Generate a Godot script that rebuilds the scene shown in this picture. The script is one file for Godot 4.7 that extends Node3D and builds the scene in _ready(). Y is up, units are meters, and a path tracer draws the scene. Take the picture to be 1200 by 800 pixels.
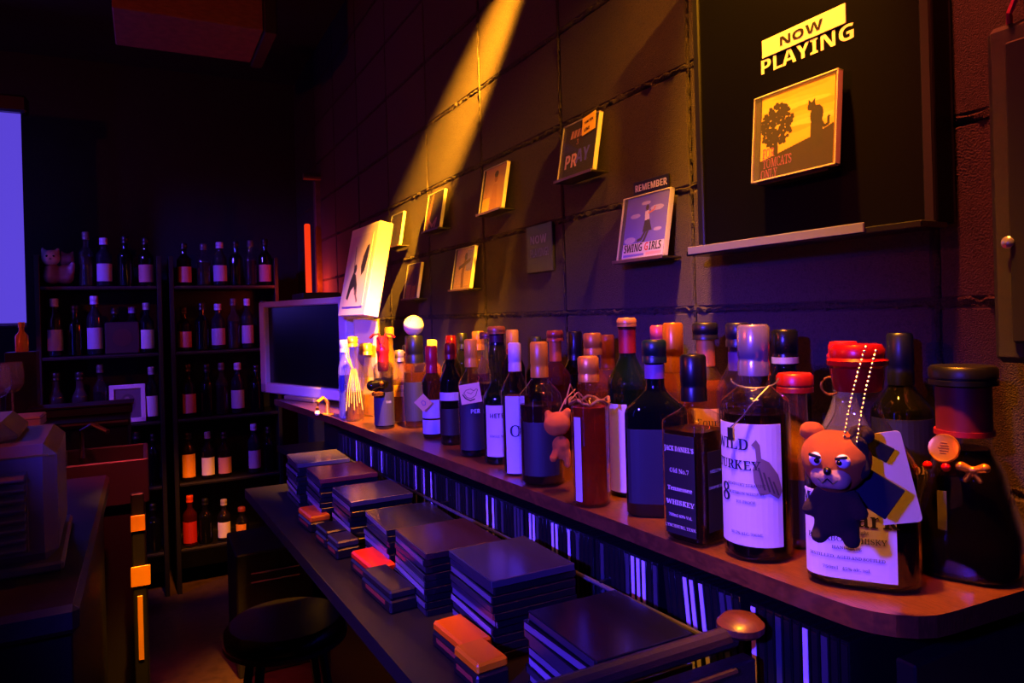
extends Node3D

# ---- camera model (photo is 1200x800; principal point at 600,369 because the lens is shifted) ----
const F := 830.0
const PY := 369.0
const EYE := Vector3(0, 1.42, 0)
const TOP := 1.145        # top of the bottle counter
const WALL := 0.86        # face of the block wall
const BACK := -4.12       # front of the bottle racks
const AMBER := Color(1.0, 0.64, 0.11)
const VIOLET := Color(0.36, 0.26, 1.0)
const RED := Color(1.0, 0.22, 0.2)
var cr := Vector3.RIGHT
var cu := Vector3.UP
var cf := Vector3.FORWARD
var used := {}
var mats := {}
var boxes := {}
var fonts := []
var rng := RandomNumberGenerator.new()
var row := []
var above := []
var spots := []           # base, radius of what stands on the counter

func ray(px: float, py: float) -> Vector3:
	return cf + cr * ((px - 600.0) / F) - cu * ((py - PY) / F)
func at_depth(px: float, py: float, d: float) -> Vector3:
	return EYE + ray(px, py) * d
func on_y(px: float, py: float, y: float) -> Vector3:
	var d := ray(px, py)
	return EYE + d * ((y - EYE.y) / d.y)
func on_x(px: float, py: float, x: float) -> Vector3:
	var d := ray(px, py)
	return EYE + d * ((x - EYE.x) / d.x)
func on_z(px: float, py: float, z: float) -> Vector3:
	var d := ray(px, py)
	return EYE + d * ((z - EYE.z) / d.z)
func pixel(p: Vector3) -> Vector2:
	var v := p - EYE
	var d := v.dot(cf)
	return Vector2(600.0 + F * v.dot(cr) / d, PY - F * v.dot(cu) / d)

# ---- nodes ----
func numbered(called: String) -> String:
	var n: int = used.get(called, 0)
	used[called] = n + 1
	return called if n == 0 else "%s_%03d" % [called, n]
func thing(called: String, label: String, category: String, at := Vector3.ZERO, turn := 0.0, group := "") -> Node3D:
	var o := Node3D.new()
	o.name = numbered(called)
	add_child(o)
	o.position = at
	o.rotation.y = turn
	tag(o, label, category, group)
	return o
func tag(o: Node3D, label: String, category: String, group := "") -> void:
	o.set_meta("label", label)
	o.set_meta("category", category)
	if group != "":
		o.set_meta("group", group)
func part(called: String, mesh: Mesh, m: Material, parent: Node3D, at := Vector3.ZERO, turn := Vector3.ZERO) -> MeshInstance3D:
	var o := MeshInstance3D.new()
	o.name = called
	o.mesh = mesh
	o.material_override = m
	o.position = at
	o.rotation_degrees = turn
	parent.add_child(o, true)
	return o
func struct(called: String, mesh: Mesh, m: Material, at := Vector3.ZERO) -> MeshInstance3D:
	var o := part(numbered(called), mesh, m, self, at)
	o.set_meta("kind", "structure")
	return o

# ---- materials ----
func mat(c: Color, rough := 0.6, metal := 0.0) -> StandardMaterial3D:
	var key := "%s %s %s" % [c.to_html(), rough, metal]
	if not mats.has(key):
		var m := StandardMaterial3D.new()
		m.albedo_color = c
		m.roughness = rough
		m.metallic = metal
		if c.a < 0.999:
			m.transparency = BaseMaterial3D.TRANSPARENCY_ALPHA
		mats[key] = m
	return mats[key]
func glow(c: Color, e: float) -> StandardMaterial3D:
	var key := "glow %s %s" % [c.to_html(), e]
	if not mats.has(key):
		var m := StandardMaterial3D.new()
		m.albedo_color = Color(0.05, 0.05, 0.05)
		m.emission_enabled = true
		m.emission = c
		m.emission_energy_multiplier = e
		mats[key] = m
	return mats[key]
func noise_tex(freq: float, octaves: int, s: int, ramp: Array = [], kind := FastNoiseLite.TYPE_SIMPLEX_SMOOTH) -> NoiseTexture2D:
	var n := FastNoiseLite.new()
	n.seed = s
	n.noise_type = kind
	n.frequency = freq
	n.fractal_octaves = octaves
	var t := NoiseTexture2D.new()
	t.width = 512
	t.height = 512
	t.seamless = true
	t.noise = n
	if ramp.size():
		var g := Gradient.new()
		var off := PackedFloat32Array()
		var cols := PackedColorArray()
		for k in ramp.size():
			off.append(float(k) / (ramp.size() - 1))
			cols.append(ramp[k])
		g.offsets = off
		g.colors = cols
		t.color_ramp = g
	return t
func grained(ramp: Array, scale: Vector3, rough: float, s: int, freq := 0.02, bump := 0.0, coat := 0.0) -> StandardMaterial3D:
	var m := StandardMaterial3D.new()
	m.albedo_texture = noise_tex(freq, 4, s, ramp)
	m.uv1_triplanar = true
	m.uv1_world_triplanar = true
	m.uv1_scale = scale
	m.roughness = rough
	if bump > 0.0:
		m.heightmap_enabled = true
		m.heightmap_texture = noise_tex(freq * 3.0, 4, s + 7)
		m.heightmap_scale = bump
	if coat > 0.0:
		m.clearcoat_enabled = true
		m.clearcoat = coat
		m.clearcoat_roughness = 0.2
	return m
func printed(im: Image, rough := 0.35) -> StandardMaterial3D:
	var m := StandardMaterial3D.new()
	m.albedo_texture = ImageTexture.create_from_image(im)
	m.roughness = rough
	m.texture_repeat = false
	return m

# ---- meshes ----
func face(st: SurfaceTool, pts: Array, c: Vector3, uv: Array = []) -> void:
	var n: Vector3 = (pts[1] - pts[0]).cross(pts[2] - pts[0]).normalized()
	var out_ := n.dot(pts[0] - c) > 0.0
	var order := range(pts.size())
	if out_:
		order.reverse()
	else:
		n = -n
	for k in range(1, pts.size() - 1):
		for i in [order[0], order[k], order[k + 1]]:
			st.set_normal(n)
			st.set_uv(uv[i] if uv.size() else Vector2.ZERO)
			st.add_vertex(pts[i])
func begin() -> SurfaceTool:
	var st := SurfaceTool.new()
	st.begin(Mesh.PRIMITIVE_TRIANGLES)
	return st
func add_cbox(st: SurfaceTool, s: Vector3, b: float, at := Vector3.ZERO, basis := Basis.IDENTITY) -> void:
	var h := s * 0.5
	var P := func(x: int, y: int, z: int, ax: int) -> Vector3:   # corner with the axis ax at full reach
		var v := Vector3(x * (h.x - (0.0 if ax == 0 else b)), y * (h.y - (0.0 if ax == 1 else b)), z * (h.z - (0.0 if ax == 2 else b)))
		return at + basis * v
	for g in [-1, 1]:
		face(st, [P.call(g, -1, -1, 0), P.call(g, 1, -1, 0), P.call(g, 1, 1, 0), P.call(g, -1, 1, 0)], at)
		face(st, [P.call(-1, g, -1, 1), P.call(1, g, -1, 1), P.call(1, g, 1, 1), P.call(-1, g, 1, 1)], at)
		face(st, [P.call(-1, -1, g, 2), P.call(1, -1, g, 2), P.call(1, 1, g, 2), P.call(-1, 1, g, 2)], at)
		if b > 0.0:
			for k in [-1, 1]:
				face(st, [P.call(g, k, -1, 0), P.call(g, k, 1, 0), P.call(g, k, 1, 1), P.call(g, k, -1, 1)], at)
				face(st, [P.call(g, -1, k, 0), P.call(g, 1, k, 0), P.call(g, 1, k, 2), P.call(g, -1, k, 2)], at)
				face(st, [P.call(-1, g, k, 1), P.call(1, g, k, 1), P.call(1, g, k, 2), P.call(-1, g, k, 2)], at)
				for q in [-1, 1]:
					face(st, [P.call(g, k, q, 0), P.call(g, k, q, 1), P.call(g, k, q, 2)], at)
func cbox(s: Vector3, b := 0.0) -> ArrayMesh:
	var key := "%s %s" % [s, b]
	if not boxes.has(key):
		var st := begin()
		add_cbox(st, s, b)
		boxes[key] = st.commit()
	return boxes[key]
func plate(w: float, h: float, t: float) -> ArrayMesh:      # upright sheet, its printed face towards +z
	var key := "plate %s %s %s" % [w, h, t]
	if not boxes.has(key):
		var st := begin()
		var a := Vector3(-w / 2, -h / 2, t / 2)
		var b := Vector3(w / 2, -h / 2, t / 2)
		var c := Vector3(w / 2, h / 2, t / 2)
		var d := Vector3(-w / 2, h / 2, t / 2)
		var k := Vector3(0, 0, -t)
		face(st, [a, b, c, d], Vector3.ZERO, [Vector2(0, 1), Vector2(1, 1), Vector2(1, 0), Vector2(0, 0)])
		for q in [[a, b], [b, c], [c, d], [d, a]]:
			face(st, [q[0], q[1], q[1] + k, q[0] + k], Vector3.ZERO)
		face(st, [a + k, b + k, c + k, d + k], Vector3.ZERO)
		boxes[key] = st.commit()
	return boxes[key]
func prism(pts: Array, y0: float, y1: float) -> ArrayMesh:  # outline in x,z
	var st := begin()
	var c := Vector3.ZERO
	var lo := []
	var hi := []
	for p in pts:
		lo.append(Vector3(p.x, y0, p.y))
		hi.append(Vector3(p.x, y1, p.y))
		c += Vector3(p.x, (y0 + y1) / 2, p.y) / pts.size()
	face(st, lo, c)
	face(st, hi, c)
	for i in pts.size():
		var j := (i + 1) % pts.size()
		face(st, [lo[i], lo[j], hi[j], hi[i]], c)
	return st.commit()
func ring_point(p: Array, th: float, n_exp: float, asp: float) -> Vector3:
	var s: float = p[2] if p.size() > 2 else 1.0
	var n := lerpf(2.0, n_exp, s)
	var x := sin(th)
	var z := cos(th)
	var m := 1.0 if n < 2.01 else 1.0 / pow(pow(absf(x), n) + pow(absf(z), n), 1.0 / n)
	return Vector3(p[0] * m * x, p[1], p[0] * m * z * lerpf(1.0, asp, s))
func lathe(prof: Array, seg := 28, n_exp := 2.0, asp := 1.0) -> ArrayMesh:
	var R := []
	for p in prof:
		var row := []
		for j in seg:
			row.append(ring_point(p, TAU * j / seg, n_exp, asp))
		R.append(row)
	var N := []
	for i in prof.size() - 1:
		var k: int = i if prof[i][0] >= prof[i + 1][0] else i + 1
		var row := []
		for j in seg:
			var tu: Vector3 = R[k][(j + 1) % seg] - R[k][(j + seg - 1) % seg]
			var tv: Vector3 = R[i + 1][j] - R[i][j]
			row.append(tu.cross(tv).normalized())
		N.append(row)
	var st := begin()
	for i in prof.size() - 1:
		for j in seg:
			var j2 := (j + 1) % seg
			for q in [[i, j], [i + 1, j], [i + 1, j2], [i, j], [i + 1, j2], [i, j2]]:
				var n: Vector3 = N[i][q[1]]
				var o := i - 1 if q[0] == i else i + 1
				if o >= 0 and o < N.size() and n.dot(N[o][q[1]]) > 0.72:
					n = (n + N[o][q[1]]).normalized()
				st.set_normal(n)
				st.add_vertex(R[q[0]][q[1]])
	return st.commit()
func tube(points: Array, r: float, seg := 8) -> ArrayMesh:
	var st := begin()
	add_tube(st, points, r, seg)
	return st.commit()
func add_tube(st: SurfaceTool, points: Array, r: float, seg := 8) -> void:
	var rings := []
	for i in points.size():
		var t: Vector3 = (points[mini(i + 1, points.size() - 1)] - points[maxi(i - 1, 0)]).normalized()
		var a := t.cross(Vector3.UP if absf(t.y) < 0.9 else Vector3.RIGHT).normalized()
		var b := t.cross(a)
		var row := []
		for j in seg:
			row.append(points[i] + (a * cos(TAU * j / seg) + b * sin(TAU * j / seg)) * r)
		rings.append(row)
	for i in points.size() - 1:
		for j in seg:
			var j2 := (j + 1) % seg
			var c: Vector3 = (points[i] + points[i + 1]) / 2
			face(st, [rings[i][j], rings[i][j2], rings[i + 1][j2], rings[i + 1][j]], c)
	face(st, rings[0], points[1])
	face(st, rings[-1], points[-2])
func ball(r: float, seg := 20) -> ArrayMesh:
	var prof := []
	for i in 13:
		var a := -PI / 2 + PI * i / 12
		prof.append([maxf(r * cos(a), 0.00001), r * sin(a)])
	return lathe(prof, seg)
func blob(bones: Array, cell: float, k := 0.3) -> ArrayMesh:  # surface nets of smoothly joined capsules [a, b, ra, rb]
	var lo := Vector3.ONE * 9.0
	var hi := -lo
	for b in bones:
		for e in [[b[0], b[2]], [b[1], b[3]]]:
			lo = lo.min(e[0] - Vector3.ONE * (e[1] + cell * 3))
			hi = hi.max(e[0] + Vector3.ONE * (e[1] + cell * 3))
	var n := Vector3i(((hi - lo) / cell).ceil()) + Vector3i.ONE
	var soft: float = k * float(bones[0][2])
	var f := func(p: Vector3) -> float:
		var d := 9.0
		for b in bones:
			var ab: Vector3 = b[1] - b[0]
			var t := 0.0 if ab.length_squared() < 1e-10 else clampf((p - b[0]).dot(ab) / ab.length_squared(), 0.0, 1.0)
			var e: float = p.distance_to(b[0] + ab * t) - lerpf(b[2], b[3], t)
			var h := maxf(soft - absf(d - e), 0.0) / soft
			d = minf(d, e) - h * h * soft * 0.25
		return d
	var val := PackedFloat32Array()
	val.resize(n.x * n.y * n.z)
	for x in n.x:
		for y in n.y:
			for z in n.z:
				val[(x * n.y + y) * n.z + z] = f.call(lo + Vector3(x, y, z) * cell)
	var vid := {}
	var V := []
	for x in n.x - 1:
		for y in n.y - 1:
			for z in n.z - 1:
				var sum := Vector3.ZERO
				var cnt := 0
				var c := []
				for q in 8:
					c.append(val[((x + (q & 1)) * n.y + y + ((q >> 1) & 1)) * n.z + z + (q >> 2)])
				for e in [[0, 1], [2, 3], [4, 5], [6, 7], [0, 2], [1, 3], [4, 6], [5, 7], [0, 4], [1, 5], [2, 6], [3, 7]]:
					var u: float = c[e[0]]
					var w: float = c[e[1]]
					if (u < 0.0) != (w < 0.0):
						var t := u / (u - w)
						var p0 := Vector3(e[0] & 1, (e[0] >> 1) & 1, e[0] >> 2)
						var p1 := Vector3(e[1] & 1, (e[1] >> 1) & 1, e[1] >> 2)
						sum += p0.lerp(p1, t)
						cnt += 1
				if cnt:
					vid[(x * n.y + y) * n.z + z] = V.size()
					V.append(lo + (Vector3(x, y, z) + sum / cnt) * cell)
	var st := begin()
	var grad := func(p: Vector3) -> Vector3:
		var e := cell * 0.5
		return Vector3(f.call(p + Vector3(e, 0, 0)) - f.call(p - Vector3(e, 0, 0)), f.call(p + Vector3(0, e, 0)) - f.call(p - Vector3(0, e, 0)), f.call(p + Vector3(0, 0, e)) - f.call(p - Vector3(0, 0, e))).normalized()
	var Nn := []
	for p in V:
		Nn.append(grad.call(p))
	for x in range(1, n.x - 1):
		for y in range(1, n.y - 1):
			for z in range(1, n.z - 1):
				var i0 := (x * n.y + y) * n.z + z
				for ax in 3:
					var step: int = [n.y * n.z, n.z, 1][ax]
					if (val[i0] < 0.0) == (val[i0 + step] < 0.0):
						continue
					var d1: int = [n.z, 1, n.y * n.z][ax]
					var d2: int = [1, n.y * n.z, n.z][ax]
					var q := [vid[i0], vid[i0 - d1], vid[i0 - d1 - d2], vid[i0 - d2]]
					if val[i0] >= 0.0:
						q.reverse()
					for t in [0, 2, 1, 0, 3, 2]:
						st.set_normal(Nn[q[t]])
						st.add_vertex(V[q[t]])
	return st.commit()

# ---- pictures for prints ----
func pic(w: int, h: int, c: Color) -> Image:
	var im := Image.create(w, h, false, Image.FORMAT_RGB8)
	im.fill(c)
	return im
func ell(im: Image, cx: float, cy: float, rx: float, ry: float, c: Color) -> void:
	for y in range(maxi(0, int(cy - ry)), mini(im.get_height(), int(cy + ry) + 1)):
		for x in range(maxi(0, int(cx - rx)), mini(im.get_width(), int(cx + rx) + 1)):
			if pow((x - cx) / rx, 2) + pow((y - cy) / ry, 2) <= 1.0:
				im.set_pixel(x, y, c)
func poly(im: Image, pts: Array, c: Color) -> void:
	var pv := PackedVector2Array(pts)
	for y in im.get_height():
		for x in im.get_width():
			if Geometry2D.is_point_in_polygon(Vector2(x, y), pv):
				im.set_pixel(x, y, c)
func stroke(im: Image, pts: Array, r: float, c: Color) -> void:
	for i in pts.size() - 1:
		var n := int(pts[i].distance_to(pts[i + 1])) + 1
		for k in n + 1:
			var p: Vector2 = pts[i].lerp(pts[i + 1], float(k) / n)
			ell(im, p.x, p.y, r, r, c)

# ---- lettering: flat print bent onto what carries it ----
func letters(text: String, cap: float, style: int, m: Material, parent: Node3D, bend: Callable, wide := 1.0) -> void:
	var tm := TextMesh.new()
	tm.text = text
	tm.font = fonts[style]
	tm.font_size = 40
	tm.pixel_size = cap / 29.0
	tm.depth = 0.0004
	tm.curve_step = 4.0
	var arr := tm.get_mesh_arrays()
	var v: PackedVector3Array = arr[Mesh.ARRAY_VERTEX]
	for i in v.size():
		v[i] = bend.call(v[i].x * wide, v[i].y, v[i].z)
	arr[Mesh.ARRAY_VERTEX] = v
	var am := ArrayMesh.new()
	var keep := []
	keep.resize(Mesh.ARRAY_MAX)
	keep[Mesh.ARRAY_VERTEX] = v
	keep[Mesh.ARRAY_NORMAL] = arr[Mesh.ARRAY_NORMAL]
	keep[Mesh.ARRAY_INDEX] = arr[Mesh.ARRAY_INDEX]
	am.add_surface_from_arrays(Mesh.PRIMITIVE_TRIANGLES, keep)
	part("lettering", am, m, parent)
func shape_print(outline: Array, m: Material, parent: Node3D, bend: Callable, called := "print") -> void:
	# a flat printed shape, cut into narrow strips so that it follows a round label
	var st := begin()
	var pv := PackedVector2Array(outline)
	var lo := INF
	var hi := -INF
	for p in outline:
		lo = minf(lo, p.x)
		hi = maxf(hi, p.x)
	for k in 12:
		var a := lerpf(lo, hi, k / 12.0)
		var b := lerpf(lo, hi, (k + 1) / 12.0)
		for piece in Geometry2D.intersect_polygons(pv, PackedVector2Array([Vector2(a, -1), Vector2(b, -1), Vector2(b, 1), Vector2(a, 1)])):
			var tri := Geometry2D.triangulate_polygon(piece)
			for i in range(0, tri.size(), 3):
				var q := []
				for j in 3:
					q.append(bend.call(piece[tri[i + j]].x, piece[tri[i + j]].y, 0.0003))
				face(st, q, Vector3(0, q[0].y, 0))
	part(called, st.commit(), m, parent)
func flat(x0: float, y0: float, z0: float) -> Callable:
	return func(x: float, y: float, z: float) -> Vector3: return Vector3(x + x0, y + y0, z0 + z)

# ---- bottles ----
const SHAPES := {
	"round": [0.60, 0.76, 0.38, 2.0, 1.0], "tall": [0.62, 0.80, 0.42, 2.0, 1.0], "square": [0.64, 0.73, 0.46, 7.0, 1.0],
	"flat": [0.58, 0.74, 0.32, 4.0, 0.6], "jar": [0.50, 0.74, 0.44, 2.0, 1.0], "soft": [0.46, 0.74, 0.40, 4.0, 0.85],
	"bulge": [0.46, 0.62, 0.46, 2.0, 1.0], "cone": [0.44, 0.62, 0.42, 3.0, 1.0], "stout": [0.66, 0.75, 0.46, 2.0, 1.0],
}
func smooth01(t: float) -> float:
	return t * t * (3.0 - 2.0 * t)
func profile(shape: String, h: float, r: float, nr: float, d := 0.0, cut := 9.0) -> Array:
	var s: Array = SHAPES[shape]
	var sh: float = s[0] * h
	var nk: float = s[1] * h
	var p := [[0.00001, d, 1.0], [r * 0.88 - d, d, 1.0], [r - d, r * 0.12 + d, 1.0]]
	var waist := r * 0.72 if shape == "cone" else r
	if shape == "cone":
		p.append([r * 0.99 - d, sh * 0.45, 1.0])
	p.append([waist - d, sh, 1.0])
	for k in range(1, 9):
		var t := k / 8.0
		p.append([lerpf(waist, nr, smooth01(t)) - d, lerpf(sh, nk, t), 1.0 - smooth01(t)])
	if shape == "bulge":
		for q in [[0.67, 1.02], [0.73, 1.3], [0.79, 1.36], [0.85, 1.18], [0.89, 1.02]]:
			p.append([nr * q[1] - d, h * q[0], 0.0])
	p.append([nr - d, h * 0.93, 0.0])
	p.append([nr * 1.1 - d, h * 0.935, 0.0])
	p.append([nr * 1.1 - d, h * 0.98, 0.0])
	p.append([0.00001, h * 0.98, 0.0])
	if cut < h:
		var q := []
		for i in p.size():
			if p[i][1] <= cut:
				q.append(p[i])
			else:
				var a: Array = p[i - 1]
				var t: float = (cut - a[1]) / (p[i][1] - a[1])
				q.append([lerpf(a[0], p[i][0], t), cut, lerpf(a[2], p[i][2], t)])
				break
		q.append([0.00001, cut, 1.0])
		return q
	return p
func bottle(called: String, label: String, at: Vector3, h: float, r: float, d: Dictionary) -> Node3D:
	var shape: String = d.get("shape", "round")
	var s: Array = SHAPES[shape]
	var seg: int = d.get("seg", 32)
	var to := EYE - at
	var o := thing(called, label, d.get("category", "bottle"), at, atan2(to.x, to.z) + deg_to_rad(d.get("turn", 0.0)), d.get("group", "bottles along the counter"))
	var nr: float = maxf(r * s[2] * d.get("neck", 1.0), 0.010)
	part("glass", lathe(profile(shape, h, r, nr), seg, s[3], s[4]), mat(d.get("glass", Color(0.75, 0.72, 0.66, 0.10)), 0.03), o)
	if d.has("liquid"):
		part("liquid", lathe(profile(shape, h, r, nr, 0.0025, h * d.get("fill", 0.55)), seg, s[3], s[4]), mat(d.liquid, 0.05), o)
	var ch: float = h * d.get("cap_h", 0.14)
	var rc: float = nr * d.get("cap_r", 1.26)
	var y0 := h - ch
	var cap_m := mat(d.get("cap", Color(0.1, 0.1, 0.1)), d.get("cap_rough", 0.35), d.get("cap_metal", 0.0))
	var cp := [[nr * 1.02, y0], [rc, y0], [rc, y0 + ch * 0.25], [rc * 0.965, y0 + ch * 0.28], [rc * 0.965, y0 + ch * 0.36], [rc, y0 + ch * 0.39], [rc, h - 0.003], [rc - 0.0025, h], [0.00001, h]]
	if d.get("wax", false):
		cp = [[nr * 1.02, y0], [rc * 0.92, y0 + 0.002], [rc * 0.98, y0 + ch * 0.3], [rc * 1.0, y0 + ch * 0.5], [rc * 1.14, y0 + ch * 0.56], [rc * 1.16, y0 + ch * 0.66], [rc * 1.02, y0 + ch * 0.72], [rc * 1.05, h - 0.005], [rc * 0.9, h], [0.00001, h - 0.001]]
	if d.get("cork", false):
		cp = [[nr * 0.8, h * 0.975], [nr * 0.9, y0 + ch * 0.3], [rc * 0.95, y0 + ch * 0.34], [rc * 1.05, h - 0.006], [rc * 0.85, h], [0.00001, h]]
	var cap := part("cap", lathe(cp, 24), cap_m, o)
	if d.has("band"):
		part("band", lathe([[rc * 1.01, y0 + ch * 0.04], [rc * 1.04, y0 + ch * 0.04], [rc * 1.04, y0 + ch * 0.22], [rc * 1.01, y0 + ch * 0.22]], 24), mat(d.band, 0.3, 0.3), cap)
	if d.has("sleeve"):   # [colour, from, to] shares of the height, round the neck
		var q: Array = d.sleeve
		part("neck_label", lathe([[nr * 1.03, h * q[1]], [nr * 1.05, h * q[1]], [nr * 1.05, h * q[2]], [nr * 1.03, h * q[2]]], 24), mat(q[0], 0.5), o)
	for l in d.get("labels", []):   # [colour, from, to, half angle in degrees, turned by, [[text, height share, cap height, font, colour, widen]]]
		var ly0: float = h * l[1]
		var ly1: float = h * l[2]
		var half := deg_to_rad(l[3])
		var mid := deg_to_rad(l[4])
		var n := 14
		var bow: float = s[3]
		var st := begin()
		var rr := r + 0.0008
		if shape == "cone":
			rr = r * (0.99 if l[2] < s[0] * 0.5 else 0.88) + 0.0008
		for i in n:
			var a0 := mid - half + 2.0 * half * i / n
			var a1 := mid - half + 2.0 * half * (i + 1) / n
			var p0 := ring_point([rr, ly0], a0, bow, s[4])
			var p1 := ring_point([rr, ly0], a1, bow, s[4])
			var up := Vector3(0, ly1 - ly0, 0)
			face(st, [p0, p1, p1 + up, p0 + up], Vector3(0, ly0, 0))
			var back := Vector3(0.9, 1.0, 0.9)
			for e in [[p0, p1], [p0 + up, p1 + up]]:
				face(st, [e[0], e[1], e[1] * Vector3(0.985, 1, 0.985), e[0] * Vector3(0.985, 1, 0.985)], Vector3(0, (ly0 + ly1) / 2, 0))
		var lab := part("label", st.commit(), mat(l[0], 0.6), o)
		for t in (l[5] if l.size() > 5 else []):
			var ty: float = lerpf(ly0, ly1, t[1])
			var shift: float = t[6] if t.size() > 6 else 0.0
			var bend := func(x: float, y: float, z: float) -> Vector3:
				var ang := mid + (x + shift) / rr
				var p := ring_point([rr + 0.0002 + z * 0.25, ty + y], ang, bow, s[4])
				return p
			if bow > 5.0:
				bend = func(x: float, y: float, z: float) -> Vector3:
					return Basis(Vector3.UP, mid) * Vector3(x + shift, ty + y, rr + 0.0002 + z * 0.25)
			letters(t[0], t[2], t[3], mat(t[4], 0.6), lab, bend, t[5])
		if d.has("bird") and lab.get_parent() == o:
			var bird := func(x: float, y: float, z: float) -> Vector3:
				return ring_point([rr + 0.0001 + z * 0.4, lerpf(ly0, ly1, 0.62) + y], mid + (x + 0.022) / rr, bow, s[4])
			shape_print([Vector2(-0.014, 0.028), Vector2(-0.009, 0.034), Vector2(-0.005, 0.028), Vector2(-0.004, 0.014), Vector2(0.004, 0.010), Vector2(0.014, -0.004), Vector2(0.019, -0.022), Vector2(0.014, -0.030), Vector2(0.004, -0.024), Vector2(-0.006, -0.026), Vector2(-0.012, -0.012), Vector2(-0.013, 0.002), Vector2(-0.009, 0.012), Vector2(-0.010, 0.024)], mat(Color(0.42, 0.34, 0.32), 0.6), lab, bird, "bird_print")
			for k in 4:
				shape_print([Vector2(-0.008 + 0.005 * k, 0.004 - 0.005 * k), Vector2(-0.006 + 0.005 * k, 0.004 - 0.005 * k), Vector2(0.000 + 0.005 * k, -0.020 - 0.002 * k), Vector2(-0.002 + 0.005 * k, -0.020 - 0.002 * k)], mat(Color(0.22, 0.17, 0.17), 0.6), lab, func(x: float, y: float, z: float) -> Vector3: return bird.call(x, y, z + 0.0003), "feather_print")
	return o
# on the counter: by its base in the photo (front), or by the wall distance and its top (behind)
func front(px: float, base: float, top: float, r: float) -> Array:
	var p := on_y(px, base, TOP)
	var v := Vector3(p.x, 0, p.z).normalized()
	p += v * r
	var u := Vector3(p.x, EYE.y, p.z)
	var k := (u - EYE).dot(cf)
	var h := at_depth(px, top, k).y - TOP
	p.y = TOP
	spots.append([p, r])
	return [p, h]
func behind(px: float, top: float, x: float, r: float) -> Array:
	var p := on_x(px, top, x)
	var h := p.y - TOP
	p.y = TOP
	spots.append([p, r])
	return [p, h]

# ---- CD cases ----
const CD_W := 0.142
const CD_H := 0.125
const CD_T := 0.0104
func wall_cd(label: String, art: Material, bl: Vector2, br: Vector2, out_ := 0.034) -> Node3D:
	# bl, br: the lower corners of the front in the photo; the case leans back against the wall, its foot out
	var x0 := WALL - out_
	var b := on_x((bl.x + br.x) / 2, (bl.y + br.y) / 2, x0)
	var t := thing("cd_case", label, "CD case", b, 0.0, "CD cases shown on the block wall")
	var lean := atan2(out_ - 0.012, CD_H)
	t.basis = Basis(Vector3.UP, -PI / 2) * Basis(Vector3.RIGHT, -lean)
	case_parts(t, art)
	return t
func case_parts(t: Node3D, art: Material) -> void:
	# own axes: width x, height y from the foot, front towards +z
	var plastic := mat(Color(0.78, 0.76, 0.70), 0.18)
	var st := begin()
	for q in [[Vector3(CD_W, 0.0022, CD_T), Vector3(0, 0.0011, 0)], [Vector3(CD_W, 0.0022, CD_T), Vector3(0, CD_H - 0.0011, 0)], [Vector3(0.0022, CD_H, CD_T), Vector3(-CD_W / 2 + 0.0011, CD_H / 2, 0)], [Vector3(0.0022, CD_H, CD_T), Vector3(CD_W / 2 - 0.0011, CD_H / 2, 0)], [Vector3(CD_W, CD_H, 0.0015), Vector3(0, CD_H / 2, -CD_T / 2 + 0.0008)]]:
		add_cbox(st, q[0], 0.0004, q[1])
	part("case", st.commit(), plastic, t)
	part("hinge", cbox(Vector3(0.010, CD_H - 0.006, 0.004), 0.0008), mat(Color(0.30, 0.28, 0.26), 0.25), t, Vector3(-CD_W / 2 + 0.008, CD_H / 2, CD_T / 2 - 0.004))
	part("cover", plate(0.122, 0.119, 0.003), art, t, Vector3(0.005, CD_H / 2, CD_T / 2 - 0.0032))
	part("lid", plate(CD_W - 0.001, CD_H - 0.001, 0.0008), mat(Color(0.9, 0.9, 0.9, 0.03), 0.05), t, Vector3(0, CD_H / 2, CD_T / 2))
var cd_count := 0
func flat_cd(at: Vector3, turn: float, body: Color, spine: Color, label: String, group: String) -> void:
	# lying: thickness up; spine on its -x and +z sides
	var t := thing("cd_case", label, "CD case", at, turn, group)
	part("case", cbox(Vector3(CD_H, CD_T - 0.0006, CD_W), 0.0008), mat(body, 0.2), t, Vector3(0, CD_T / 2, 0))
	part("spine", cbox(Vector3(0.0012, CD_T - 0.003, CD_W - 0.008), 0.0), mat(spine, 0.3), t, Vector3(-CD_H / 2, CD_T / 2, 0))

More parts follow.
